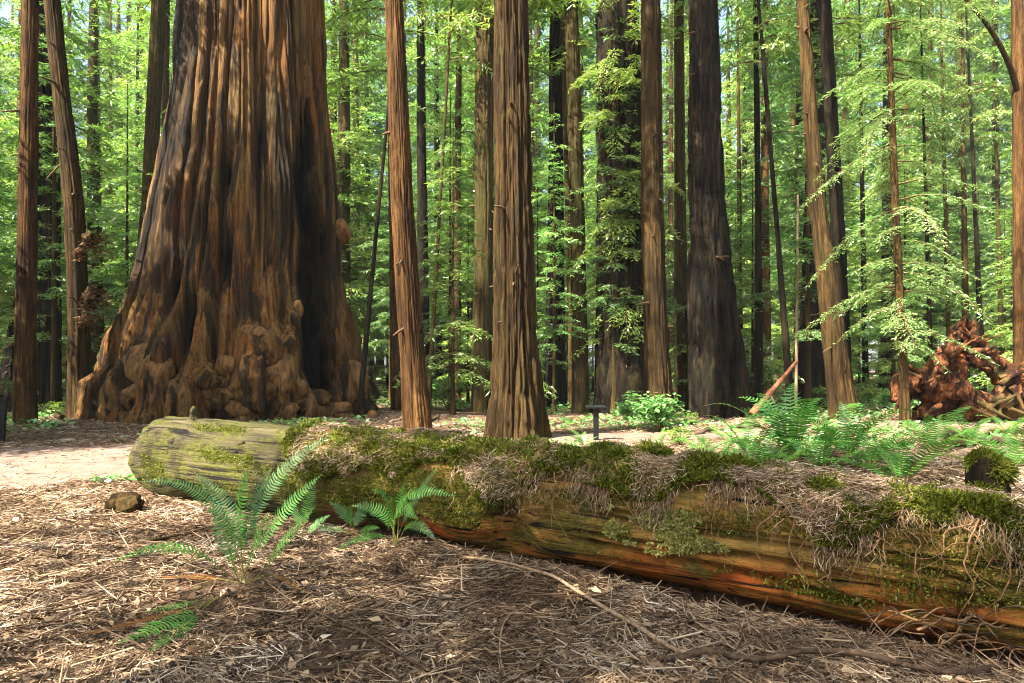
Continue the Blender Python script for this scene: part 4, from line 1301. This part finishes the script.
for k, (px, py, sc, nf, lab) in enumerate([
        (792, 462, 1.0, 16, 'broad bluish fern on the bank below the charred redwood'),
        (748, 456, 0.75, 12, 'smaller fern at the bushy near side of the broad bluish fern'),
        (848, 458, 0.85, 13, 'upright fern growing below the leaning brown twin trunks'),
        (932, 452, 1.05, 15, 'big green fern in front of the upturned rootwad'),
        (900, 486, 0.75, 11, 'low bright fern on the bank edge close to the mossy stump'),
        (700, 452, 0.5, 8, 'little fern tuft beside the leafy bush stump'),
        (1012, 470, 0.6, 9, 'fern cut by the picture edge past the mossy stump'),
        (585, 447, 0.5, 6, 'small fern standing by the foot of the black display sign'),
        (968, 442, 0.7, 10, 'fern half hidden under the rootwad arm'),
        (1010, 437, 0.7, 10, 'fern beside the flat pale logs under the edge trunk'),
        (820, 436, 0.7, 10, 'fern at the base of the leaning twin trunks'),
        (768, 472, 0.7, 12, 'fern at the very edge of the log moss, below the broad bluish fern'),
        (870, 468, 0.7, 11, 'fern between the upright fern and the low bright one by the stump'),
        (716, 464, 0.55, 10, 'compact fern close behind the big moss cushion on the log'),
        (725, 440, 0.6, 9, 'fern before the dark buttress of the charred redwood'),
        (822, 474, 0.6, 9, 'small fern spilling over the moss below the upright fern'),
        (660, 448, 0.45, 7, 'tiny fern under the leafy pale-green bush')]):
    fern_copy(lab, gpx(px, py), sc * 1.5, int(nf * 0.9), 300 + k, k * 0.7)


# ------------------------------------------------------------------ fallen branches, sticks and small logs
def ground_branch(name, label, pts, r0, r1, mat, cat='branch', lift=0.0, n=40, wob=0.012, seed=0, N=8):
    rg = np.random.default_rng(seed)
    P = catmull(np.array([gpx(*p) for p in pts]), n)
    P[:, 2] = gh(P[:, 0], P[:, 1]) + np.linspace(r0, r1, n) * 0.9 + 0.018 + lift * np.sin(np.linspace(0, math.pi, n)) + 0.012
    c = P.mean(0)
    P = P - c + wob * (np.stack([vn(st(np.linspace(0, 9, n), seed + j + np.zeros(n), np.zeros(n))) for j in range(3)], -1) - 0.5)
    V, Q = tube(P, np.linspace(r0, r1, n), N, 0.35, 14)
    o = link(name, mesh_np(name, V, Q, mat), None, c)
    return tag(o, label, cat)


ground_branch('fallen_branch', 'long pale fallen branch running from the log down the litter', [(462, 562), (520, 574), (580, 602), (625, 630), (660, 652), (690, 664)], 0.010, 0.015, M['stick'], lift=0.02, seed=1)
ground_branch('fallen_branch', 'dark gnarled branch lying along the lower edge by the tree litter', [(660, 668), (705, 664), (760, 672), (830, 666), (925, 681), (1010, 676)], 0.018, 0.013, M['stickdark'], lift=0.03, wob=0.03, seed=2)
ground_branch('fallen_branch', 'straight brown branch on the litter below the largest fern', [(268, 600), (320, 622), (380, 652), (430, 680)], 0.005, 0.009, M['stickdark'], lift=0.015, seed=3)
ground_branch('twig', 'curved thin twig bending across the middle of the litter', [(540, 606), (512, 622), (500, 648), (505, 684)], 0.004, 0.005, M['stick'], lift=0.01, seed=4)
ground_branch('twig', 'short mossy twig rising toward the drooping fern', [(432, 568), (462, 556), (480, 545)], 0.005, 0.004, M['stick'], lift=0.03, seed=5)
ground_branch('twig', 'thin pale twig propped on the litter under the rusty log', [(722, 560), (735, 606), (750, 640)], 0.006, 0.004, M['stick'], lift=0.03, seed=6)
ground_branch('twig', 'long straight twig at the lower corner behind the flat fern', [(20, 610), (70, 598), (140, 596)], 0.004, 0.003, M['stick'], lift=0.01, seed=7)
ground_branch('twig', 'thin brown twig near the lower middle of the litter', [(300, 660), (380, 640), (470, 636)], 0.003, 0.003, M['stickdark'], lift=0.01, seed=8)
ground_branch('twig', 'green-brown mossy stick lying before the far end of the log', [(150, 546), (172, 541), (192, 538)], 0.012, 0.010, M['mossy'] if 'mossy' in M else M['olive'], lift=0.0, seed=9)
ground_branch('twig', 'slim twig lying across the litter near the curved twig', [(560, 590), (600, 610), (640, 600)], 0.003, 0.002, M['stick'], lift=0.02, seed=10)
ground_branch('twig', 'long thin twig on the litter under the log notch', [(330, 575), (400, 590), (470, 600), (520, 640)], 0.003, 0.003, M['stickdark'], lift=0.01, seed=11)
ground_branch('fallen_branch', 'yellowish fallen limb behind the orange path redwood', [(34, 408), (48, 414), (62, 421)], 0.10, 0.06, M['olive'], lift=0.0, seed=12, wob=0.1)
ground_branch('fallen_branch', 'pale broken stick lying at the foot of the leaning redwood', [(52, 424), (64, 427), (72, 425)], 0.05, 0.03, M['pale'], seed=13, wob=0.1)

# chunk of rotten wood by the far end of the log
p = gpx(127, 513)
w = np.linspace(0, 1, 16)
P = st(0.42 * (w - 0.5), 0.03 * np.sin(w * 5), 0.09 + 0.02 * w)
V, Q = tube(P, 0.115 * np.array([0.55, 0.9, 1, 1, 1.04, 0.98, 1, 1.05, 1.1, 1.05, 1, 0.96, 0.9, 0.8, 0.7, 0.35]), 26, 0.25, 3)
V = V + np.stack([0.10 * (fbm(V * np.array([4, 22, 22.0]), 3) - 0.5), 0.05 * furrow(V * np.array([3, 16, 16.0])), 0.06 * furrow(V * np.array([3, 14, 14.0]) + 9)], -1)
tag(link('wood_chunk', mesh_np('wood_chunk', V, Q, M['brown']), None, p, (0, 0, -0.3)), 'short rotten chunk of wood lying at the far log end', 'wood')

# driftwood heap between the two trunks behind the log
rg = np.random.default_rng(31)
for k, (a_, b_, r_, mt, lab) in enumerate([
        ((392, 424), (432, 408), 0.05, 'stick', 'pale stick leaning up out of the small woodpile behind the log'),
        ((404, 430), (440, 420), 0.07, 'stickdark', 'thick brown stick at the bottom of the small woodpile'),
        ((412, 412), (440, 428), 0.04, 'pale', 'bleached stick crossing the small woodpile beside the central redwood'),
        ((600, 402), (700, 398), 0.16, 'dark', 'long dark fallen trunk lying behind the black display sign'),
        ((588, 412), (660, 405), 0.12, 'brown', 'brown fallen limb lying in front of the long dark trunk'),
        ((640, 396), (690, 410), 0.09, 'dark', 'short dark limb crossing under the mid-brown trunk'),
        ((930, 440), (1060, 432), 0.13, 'stick', 'weathered pale log lying flat under the rootwad'),
        ((950, 462), (1080, 458), 0.06, 'stick', 'thin straight pale pole lying behind the mossy stump'),
        ((955, 448), (1070, 447), 0.07, 'stickdark', 'brown pole lying between the two pale ones below the rootwad'),
        ((690, 436), (760, 428), 0.05, 'stickdark', 'brown root-like branch on the ground before the charred redwood'),
        ((660, 466), (720, 476), 0.025, 'stick', 'arched pale stick on the bank behind the moss cushion'),
        ((770, 478), (850, 470), 0.02, 'stickdark', 'thin brown stick lying under the broad bluish fern')]):
    ground_branch('fallen_branch' if r_ < 0.1 else 'small_log', lab, [a_, ((a_[0] + b_[0]) / 2, (a_[1] + b_[1]) / 2 + 0.8 * (-1) ** k), b_], r_, r_ * 0.7, M[mt], 'branch' if r_ < 0.1 else 'log', seed=50 + k, wob=0.1, N=12)

# red broken limb leaning at the charred redwood
b = gpx(752, 418)
P = catmull([wpx(752, 414, b[1] - 0.3), wpx(766, 398, b[1] - 0.2), wpx(781, 380, b[1]), wpx(797, 361, b[1] + 0.2)], 24)
V, Q = tube(P - b, np.linspace(0.11, 0.06, 24), 12, 0.35, 3)
t = thing('broken_limb', 'broken red-brown limb leaning up beside the charred flared redwood', 'limb', b)
link('limb', mesh_np('limb', V, Q, M['redlimb']), t)
P = catmull([wpx(768, 390, b[1] - 0.1), wpx(772, 398, b[1] - 0.2), wpx(775, 404, b[1] - 0.3)], 8)
V, Q = tube(P - b, np.linspace(0.06, 0.03, 8), 8, 0.3, 4)
link('side_twig', mesh_np('side_twig', V, Q, M['redlimb']), t)


# ------------------------------------------------------------------ mossy stump, dry root tangle
b = gpx(986, 512)
t = thing('mossy_stump', 'small dark stump wrapped in green moss behind the log', 'stump', b)
t.scale = (1.55, 1.55, 1.7)
V, Q = tube(catmull([(0, 0, -0.1), (0.01, 0, 0.06), (-0.01, 0, 0.14), (0.02, 0, 0.2)], 16), np.linspace(0.085, 0.06, 16), 18, 0.5, 12)
link('stump_wood', mesh_np('stump_wood', V, Q, M['dark']), t)
for q in [(-0.03, -0.03, 0.08, 0.055), (0.03, -0.02, 0.17, 0.055), (0.0, 0.02, 0.2, 0.05), (-0.02, -0.05, 0.02, 0.06)]:
    moss_cushion('moss_cushion', t, np.array(q[:3]), q[3])

b = LA + LD * 8.25 - LN * 0.50
b = np.array([b[0], b[1], gz(b[0], b[1])])
t = thing('root_tangle', 'tangle of dry pale roots heaped against the near log end', 'roots', b)
rg = np.random.default_rng(61)
for k in range(34):
    a = rg.normal(0, 0.6) + (0 if k % 2 else math.pi)
    l = 0.15 + 0.28 * rg.random()
    s0 = np.array([rg.normal(0.05, 0.20), rg.normal(0, 0.07), 0.02 + 0.22 * rg.random()])
    d = np.array([math.cos(a), math.sin(a) * 0.6, 0.0])
    P = catmull([s0 - d * l * 0.5, s0 - d * l * 0.15 + np.array([0, -0.02, 0.08 * rg.random()]), s0 + d * l * 0.2 + np.array([0, 0.02, 0.07 * rg.random()]), s0 + d * l * 0.5 - np.array([0, 0, 0.12 * rg.random()])], 14)
    P[:, 2] = np.maximum(P[:, 2], gh(P[:, 0] + b[0], P[:, 1] + b[1]) - b[2] + 0.004)
    r0 = 0.003 + 0.006 * rg.random()
    V, Q = tube(P, np.linspace(r0, r0 * 0.4, 14), 6, 0.3, 20)
    link('root', mesh_np('root', V, Q, M['rootlet' if k % 3 else 'stickdark']), t)


# ------------------------------------------------------------------ upturned rootwad
def build_rootwad():
    Y = 18.0
    b = np.array([wpx(950, 412, Y)[0], Y, gz(wpx(950, 412, Y)[0], Y)])
    t = thing('upturned_rootwad', 'upturned rust-red rootwad with a sloping arm and dark hollow', 'stump', b)

    def blob(pts, N=16, n=18):
        P = catmull([wpx(p[0], p[1], Y + p[2]) for p in pts], n) - b
        r = np.interp(np.linspace(0, 1, n), np.linspace(0, 1, len(pts)), [p[3] / F * Y for p in pts])
        return tube(P, r, N, 0.35, 1.6)
    acc = Acc()
    for pts in [[(891, 390, 0.3, 5), (905, 384, 0.1, 11), (930, 390, 0, 14), (955, 396, 0.1, 11)],
                [(896, 376, 0.2, 4), (902, 386, 0.1, 9), (900, 402, 0, 8)],
                [(930, 398, 0.2, 17), (944, 376, 0.2, 17), (954, 354, 0.2, 14), (961, 336, 0.2, 10), (964, 316, 0.2, 2)],
                [(952, 352, 0.0, 8), (950, 338, 0, 5), (952, 328, 0, 2)],
                [(968, 345, 0.1, 7), (972, 330, 0.1, 4), (972, 320, 0.1, 2)],
                [(962, 342, 0.0, 10), (978, 355, -0.1, 12), (996, 368, -0.1, 10), (1014, 381, 0, 10), (1030, 394, 0.1, 11)],
                [(915, 412, 0.2, 9), (950, 414, 0.1, 9), (985, 413, 0, 8), (1022, 408, 0, 8)],
                [(1016, 384, -0.1, 10), (1006, 398, -0.2, 9), (1000, 410, -0.3, 9)],
                [(955, 398, -0.5, 8), (962, 390, -0.5, 9), (966, 382, -0.4, 6)],
                [(935, 394, 0.6, 17), (945, 398, 1.4, 17), (960, 400, 3.0, 15), (980, 402, 6.0, 13)]]:
        V, Q = blob(pts)
        acc.add(V, Q)
    me = acc.mesh('stump_body', [M['rootwad']])
    o = link('stump_body', me, t)
    md = o.modifiers.new('fuse', 'REMESH')
    md.mode = 'VOXEL'
    md.voxel_size = 0.035
    bpy.context.view_layer.update()
    dg = bpy.context.evaluated_depsgraph_get()
    me2 = bpy.data.meshes.new_from_object(o.evaluated_get(dg))
    o.modifiers.clear()
    o.data = me2
    me2.name = 'stump_body'
    V = np.empty(len(me2.vertices) * 3, np.float32)
    me2.vertices.foreach_get('co', V)
    V = V.reshape(-1, 3)
    Nn = np.empty(len(me2.vertices) * 3, np.float32)
    me2.vertex_normals.foreach_get('vector', Nn)
    Nn = Nn.reshape(-1, 3)
    d = 0.20 * (fbm(V * 2.0, 3) - 0.5) + 0.13 * (furrow(V * np.array([4, 4, 1.2])) + 0.3) + 0.05 * (fbm(V * np.array([9, 9, 3.0]), 3) - 0.5)
    V = V + Nn * d[:, None]
    me2.vertices.foreach_set('co', V.astype(np.float32).ravel())
    if not me2.materials:
        me2.materials.append(M['rootwad'])
    me2.polygons.foreach_set('use_smooth', np.ones(len(me2.polygons), bool))
    me2.update()
    rg = np.random.default_rng(71)
    for pts in [((1012, 386), (1018, 396), (1024, 410)), ((1004, 396), (990, 404), (978, 416)), ((1008, 400), (1000, 408), (1002, 418)), ((985, 406), (1005, 400), (1022, 392)), ((960, 404), (976, 410), (996, 418)),
                ((940, 405), (930, 411), (922, 418)), ((1000, 384), (1012, 376), (1022, 372)), ((996, 402), (984, 411), (972, 413)), ((905, 398), (898, 405), (894, 412)), ((968, 352), (985, 350), (996, 346)),
                ((920, 372), (908, 366), (898, 366)), ((990, 398), (1010, 408), (1026, 414)), ((975, 400), (992, 410), (1012, 420))]:
        P = catmull([wpx(q[0], q[1], Y - 0.45 - 0.15 * rg.random()) for q in pts], 12) - b
        V, Q = tube(P, np.linspace(0.09, 0.025, 12), 9, 0.4, 3)
        link('root', mesh_np('root', V, Q, M['rootwad']), t)
    # torn splinters standing out of the broken wood
    for k in range(26):
        px, py = [(963, 330), (955, 352), (940, 378), (905, 384), (990, 362), (972, 345), (925, 392), (1012, 380)][k % 8]
        p0 = wpx(px + rg.normal(0, 5), py + rg.normal(0, 4), Y - 0.25 - 0.2 * rg.random()) - b
        dr = nrm(np.array([rg.normal(0, 0.5) + (px - 950) * 0.008, -0.35, 0.35 + rg.normal(0, 0.5)]))
        ln = 0.25 + 0.45 * rg.random()
        V, Q = tube(p0 + dr * ln * np.linspace(-0.3, 1, 8)[:, None], (0.035 + 0.05 * rg.random()) * np.array([1.2, 1.1, 1.0, 0.85, 0.7, 0.5, 0.3, 0.06]), 6, 0.5, 7)
        link('splinter', mesh_np('splinter', V, Q, M['rootwad'], False), t)


build_rootwad()

# ------------------------------------------------------------------ display sign and black post
b = gpx(596, 441)
t = thing('display_sign', 'small black display sign with a tilted plate on a post', 'sign', b)


def bevel_box(sx, sy, sz, bev=0.006):
    import bmesh
    bm = bmesh.new()
    bmesh.ops.create_cube(bm, size=1.0)
    bmesh.ops.scale(bm, vec=(sx, sy, sz), verts=bm.verts)
    bmesh.ops.bevel(bm, geom=bm.edges[:], offset=bev, segments=2, affect='EDGES')
    return bm


def box_obj(name, dims, mat, parent, loc, rot=(0, 0, 0), bev=0.006):
    bm = bevel_box(*dims, bev)
    me = bpy.data.meshes.new(name)
    bm.to_mesh(me)
    bm.free()
    me.materials.append(mat)
    return link(name, me, parent, loc, rot)


sc_ = b[1] / F
box_obj('post', (5 * sc_, 5 * sc_, 32 * sc_ + 0.3), M['sign'], t, (0, 0, 16 * sc_ - 0.15))
plate = box_obj('plate', (20 * sc_, 0.32, 0.035), M['sign'], t, (0, 0, 34 * sc_), (math.radians(7), 0, 0), 0.012)
box_obj('plate_face', (17 * sc_, 0.26, 0.006), M['signface'], plate, (0, 0, 0.0205), (0, 0, 0), 0.002)
b = gpx(3, 442)
t = thing('trail_post', 'short thin black post standing beside the orange path redwood', 'post', b)
box_obj('post', (0.10, 0.10, 0.95), M['sign'], t, (0, 0, 0.40), (0, 0.06, 0.3), 0.012)
box_obj('post_cap', (0.125, 0.125, 0.04), M['sign'], t, (0.027, 0, 0.885), (0, 0.06, 0.3), 0.01)


# ------------------------------------------------------------------ shrubs
def shrub_mesh(seed, r, h, n, lf=0.10, mat='shrub'):
    rg = np.random.default_rng(seed)
    acc = Acc()
    for k in range(9):
        a = rg.random() * 6.28
        e = np.array([math.cos(a) * r * rg.random(), math.sin(a) * r * rg.random(), h * (0.6 + 0.4 * rg.random())])
        V, Q = tube(catmull([(0, 0, -0.05), e * np.array([0.4, 0.4, 0.6]), e], 8), np.linspace(0.012, 0.004, 8), 5)
        acc.add(V, Q, 0.5, 0)
    cl = rg.normal(0, 1, (14, 3)) * np.array([r * 0.5, r * 0.5, h * 0.2]) + np.array([0, 0, h * 0.62])
    p = cl[rg.integers(14, size=n)] + rg.normal(0, 1, (n, 3)) * np.array([0.16, 0.16, 0.09]) * r * 1.3
    p[:, 2] = np.maximum(p[:, 2], 0.03)
    a = rg.random(n) * 6.28
    d = nrm(st(np.cos(a), np.sin(a), rg.normal(-0.1, 0.35, n)))
    w = nrm(np.cross(d, np.array([0, 0, 1.0]) + rg.normal(0, 0.35, (n, 3))))
    l = lf * (0.6 + 0.7 * rg.random(n))[:, None]
    V = np.stack([p, p + d * l * 0.5 + w * l * 0.3, p + d * l, p + d * l * 0.5 - w * l * 0.3], 1).reshape(-1, 3)
    acc.add(V, np.arange(4 * n).reshape(-1, 4), np.clip(np.repeat(rg.normal(0.5, 0.25, n), 4), 0, 1), 1)
    return acc.mesh('foliage', [M['twig'], M[mat]], False)


SH = [shrub_mesh(1, 0.55, 0.7, 900, 0.11), shrub_mesh(2, 0.45, 0.5, 700, 0.09, 'leafB'), shrub_mesh(3, 0.6, 0.9, 1100, 0.10, 'leafA')]
LM = [(-30, 'the black trail post'), (28, 'the orange path redwood'), (80, 'the leaning redwood'), (235, 'the colossal redwood'), (412, 'the orange-brown trunk'), (515, 'the central redwood'), (580, 'the olive trunk'),
      (622, 'the sprouting redwood'), (712, 'the charred redwood'), (775, 'the red broken limb'), (838, 'the leaning twin trunks'), (898, 'the sunlit hemlock'), (965, 'the rootwad peak'), (1020, 'the arching-branch trunk')]


def near_name(px):
    return min(LM, key=lambda q: abs(q[0] - px))[1]


def gap(px):
    for (a, n), (b_, m) in zip(LM[:-1], LM[1:]):
        if a <= px < b_:
            return n, m
    return LM[-1][1], LM[-1][1]


for k, (px, py, s_, mi, lab) in enumerate([
        (660, 432, 1.35, 0, 'leafy pale-green bush beside the black display sign'), (628, 420, 0.8, 0, 'low light bush just behind the black display sign'), (352, 412, 1.0, 1, 'small green bush against the flank of the colossal redwood'),
        (448, 410, 1.3, 2, 'tall green bush between the two trunks behind the log'), (470, 404, 1.0, 1, 'yellow-green bush touching the thick central redwood'), (550, 404, 1.2, 2, 'dark green bush beyond the thick central redwood'), (530, 420, 0.6, 1, 'tiny bush at the foot of the thick central redwood'),
        (868, 402, 1.2, 1, 'green bush between the twin trunks and the rootwad'), (885, 408, 0.8, 0, 'small pale bush beside the rootwad nub'), (1012, 402, 1.0, 2, 'green bush under the trunk with the arching branch'), (108, 404, 1.0, 2, 'green bush between the leaning redwood and the colossal one'),
        (55, 416, 0.7, 1, 'small bush between the orange and the leaning path redwoods'), (430, 400, 1.5, 0, 'broad pale bush behind the small woodpile'), (772, 410, 0.9, 1, 'bush growing under the red broken limb'), (822, 408, 0.9, 2, 'bush hugging the base of the leaning twin trunks'),
        (745, 418, 0.5, 0, 'tiny bush in front of the charred redwood roots'), (690, 426, 0.6, 1, 'small yellow bush between the leafy bush and charred redwood'), (680, 446, 0.6, 1, 'grassy low bush on the bank under the leafy bush')]):
    p = gpx(px, py)
    t = thing('shrub', lab, 'bush', p, k * 1.1, 'bushes under the trees')
    o = link('foliage', SH[mi], t)
    o.scale = (s_, s_, s_)

# low green plants scattered over the floor behind the log: nobody could count them
rg = np.random.default_rng(91)
n = 60000
Y = 9 + 60 * rg.random(n) ** 1.5
X = (rg.random(n) * 2 - 1) * 0.9 * Y
cl = fbm(st(X * 0.35, Y * 0.35, 0 * X), 3)
ok = (cl > 0.47 + 0.10 * (Y < 13)) & (path_dist(X, Y) > 0.1) & (np.hypot(X + 8.4, Y - 21) > 5.0)
X, Y = X[ok], Y[ok]
n = len(X)
p = st(X, Y, gh(X, Y) + 0.02 + 0.22 * rg.random(n) * np.minimum(1, Y / 25))
a = rg.random(n) * 6.28
d = st(np.cos(a), np.sin(a), rg.normal(0.15, 0.3, n))
w = nrm(np.cross(d, np.array([0, 0, 1.0]) + rg.normal(0, 0.4, (n, 3))))
l = ((0.06 + 0.10 * rg.random(n)) * (0.5 + Y / 30))[:, None]
V = np.stack([p, p + d * l * 0.5 + w * l * 0.32, p + d * l, p + d * l * 0.5 - w * l * 0.32], 1).reshape(-1, 3)
tag(link('undergrowth', mesh_np('undergrowth', V, np.arange(4 * n).reshape(-1, 4), M['shrub'], False, None, np.repeat(rg.random(n), 4))), 'low green leafy ground cover scattered between the trunks', 'undergrowth', None, 'stuff')


# ------------------------------------------------------------------ the forest behind
def forest():
    rg = np.random.default_rng(123)
    placed = []
    big = ['tall mid-brown', 'dark tall', 'stout mossy', 'slim rusty']
    leafn = ['with mid-green drooping sprays', 'with yellow-green low sprays', 'with deep green high crown', 'with hanging green sprays']

    def place(x, y, md):
        for q in placed:
            if (q[0] - x) ** 2 + (q[1] - y) ** 2 < md * md:
                return False
        placed.append((x, y))
        return True
    n = 0
    tries = 0
    while n < 155 and tries < 9000:
        tries += 1
        Y = 32 + 84 * rg.random() ** 0.75
        px = rg.random() * 1120 - 48
        X = (px - CX) / F * Y
        if not place(X, Y, 3.8):
            continue
        k, m = int(rg.integers(4)), int(rg.integers(4))
        a, b_ = gap(px)
        far = 'far off' if Y > 62 else ('deep in the wood' if Y > 44 else 'standing')
        t = thing('forest_tree', f'{big[m]} {far} between {a} and {b_}', 'tree', (X, Y, gz(X, Y)), rg.random() * 6.28, 'forest trees behind the named trunks')
        s = (0.85 + 0.4 * rg.random()) * max(1.0, Y * 0.62 / 27)
        w_ = s ** 0.75
        o = link('trunk', TTRUNK[m], t)
        o.scale = (w_, w_, s)
        o = link('crown', TALL[k], t)
        o.scale = (w_, w_, s)
        n += 1
    n = 0
    while n < 125 and tries < 18000:
        tries += 1
        Y = 20.5 + 45 * rg.random()
        px = rg.random() * 1100 - 40
        if 90 < px < 390 and Y < 26.5:
            continue
        X = (px - CX) / F * Y
        if not place(X, Y, 1.9):
            continue
        k = int(rg.integers(3))
        a, b_ = gap(px)
        t = thing('young_tree', f'{["yellow-green", "fresh green", "deep green taller"][k]} sapling {"well back" if Y > 34 else "standing"} between {a} and {b_}', 'tree', (X, Y, gz(X, Y)), rg.random() * 6.28, 'young trees in the understorey')
        s = 0.75 + 0.6 * rg.random()
        o = link('trunk', STRUNK[k], t)
        o.scale = (s, s, s)
        o = link('crown', SAP[k], t)
        o.scale = (s, s, s)
        n += 1
    # the wood goes on past both edges of the view
    for q in range(40):
        Y = 20 + 55 * rg.random()
        px = -35 - 260 * rg.random() if q % 2 else 1062 + 240 * rg.random()
        X = (px - CX) / F * Y
        if not place(X, Y, 3.2):
            continue
        k, m = int(rg.integers(4)), int(rg.integers(4))
        t = thing('forest_tree', f'{big[m]} forest tree past the {"black trail post" if q % 2 else "arching-branch trunk"}, at the edge of the view', 'tree', (X, Y, gz(X, Y)), rg.random() * 6.28, 'forest trees behind the named trunks')
        s = (0.85 + 0.4 * rg.random()) * max(1.0, Y * 0.62 / 27)
        for part, me in (('trunk', TTRUNK[m]), ('crown', TALL[k])):
            o = link(part, me, t)
            o.scale = (s ** 0.75, s ** 0.75, s)
    # unseen trees added beside and behind the camera to shade the foreground
    for k, (x, y) in enumerate([(-7, -2), (-5, -5.5), (-12.5, -8.5), (-14, 11), (-19.5, 7), (-24, 13), (-27, 2), (-1, -9), (7, -7), (14, 2), (-16, -14), (18, 11), (-8, -14)]):
        t = thing('added_shade_tree', 'unseen tall redwood added to cast crown shade over the scene', 'tree', (x, y, gz(x, y)), k * 2.1, 'added shade trees out of view')
        link('trunk', TTRUNK[k % 4], t)
        o = link('crown', TALL[k % 4] if k in (3, 4, 5, 12) else HIGH[k % 2], t, (0, 0, 2.0))
        o.scale = (1.25, 1.25, 1.0)


forest()

# thin pale air between the far trunks
hv = np.array([(x, y, z) for z in (-4, 80) for y in (-130, 330) for x in (-270, 270)], float)
hz = link('haze', mesh_np('haze', hv, np.array([(0, 2, 3, 1), (4, 5, 7, 6), (0, 1, 5, 4), (2, 6, 7, 3), (0, 4, 6, 2), (1, 3, 7, 5)]), [], False))
hm = bpy.data.materials.new('thin_haze')
hm.use_nodes = True
hm.node_tree.nodes.clear()
ho = hm.node_tree.nodes.new('ShaderNodeOutputMaterial')
pv = hm.node_tree.nodes.new('ShaderNodeVolumePrincipled')
pv.inputs['Color'].default_value = (0.92, 0.95, 0.90, 1)
pv.inputs['Density'].default_value = 0.00025
hm.node_tree.links.new(pv.outputs['Volume'], ho.inputs['Volume'])
hz.data.materials.append(hm)
hz['kind'] = 'stuff'
hz['label'] = 'thin pale haze hanging in the air between the far trunks'

# ------------------------------------------------------------------ light, sky, camera
SUN_EL, SUN_AZ = 50.0, 227.0          # azimuth clockwise from +Y
w = bpy.data.worlds.new('World')
S.world = w
w.use_nodes = True
nt = w.node_tree
bg = nt.nodes['Background']
sky = nt.nodes.new('ShaderNodeTexSky')
sky.sky_type = 'NISHITA'
sky.sun_disc = False
sky.sun_elevation = math.radians(SUN_EL)
sky.sun_rotation = math.radians(SUN_AZ)
sky.altitude = 0
sky.air_density = 1.0
sky.dust_density = 3.0
nt.links.new(sky.outputs['Color'], bg.inputs['Color'])
bg.inputs['Strength'].default_value = 0.095
sd = bpy.data.lights.new('sun', 'SUN')
sd.energy = 5.0
sd.angle = math.radians(0.53)
sd.color = (1.0, 0.95, 0.86)
so = bpy.data.objects.new('sun', sd)
C.objects.link(so)
el, az = math.radians(SUN_EL), math.radians(SUN_AZ)
to_sun = Vector((math.sin(az) * math.cos(el), math.cos(az) * math.cos(el), math.sin(el)))
so.rotation_euler = to_sun.to_track_quat('Z', 'Y').to_euler()

cam = bpy.data.cameras.new('camera')
co = bpy.data.objects.new('camera', cam)
C.objects.link(co)
co.location = (0, 0, CH)
co.rotation_euler = (math.radians(90), 0, 0)
cam.sensor_width = 36
cam.lens = F / 1024 * 36
cam.shift_y = (HY - 341.5) / 1024
cam.clip_start = 0.05
cam.clip_end = 1000
S.camera = co

S.view_settings.view_transform = 'Standard'
S.view_settings.look = 'None'
S.view_settings.gamma = 1.0
S.view_settings.exposure = 2.55
cy = S.cycles
cy.max_bounces = 7
cy.volume_bounces = 0
cy.diffuse_bounces = 4
cy.glossy_bounces = 2
cy.transmission_bounces = 5
cy.transparent_max_bounces = 4
cy.caustics_reflective = False
cy.caustics_refractive = False
cy.use_adaptive_sampling = True
cy.adaptive_threshold = 0.02
cy.use_denoising = True
cy.filter_width = 1.05
cy.sample_clamp_indirect = 6
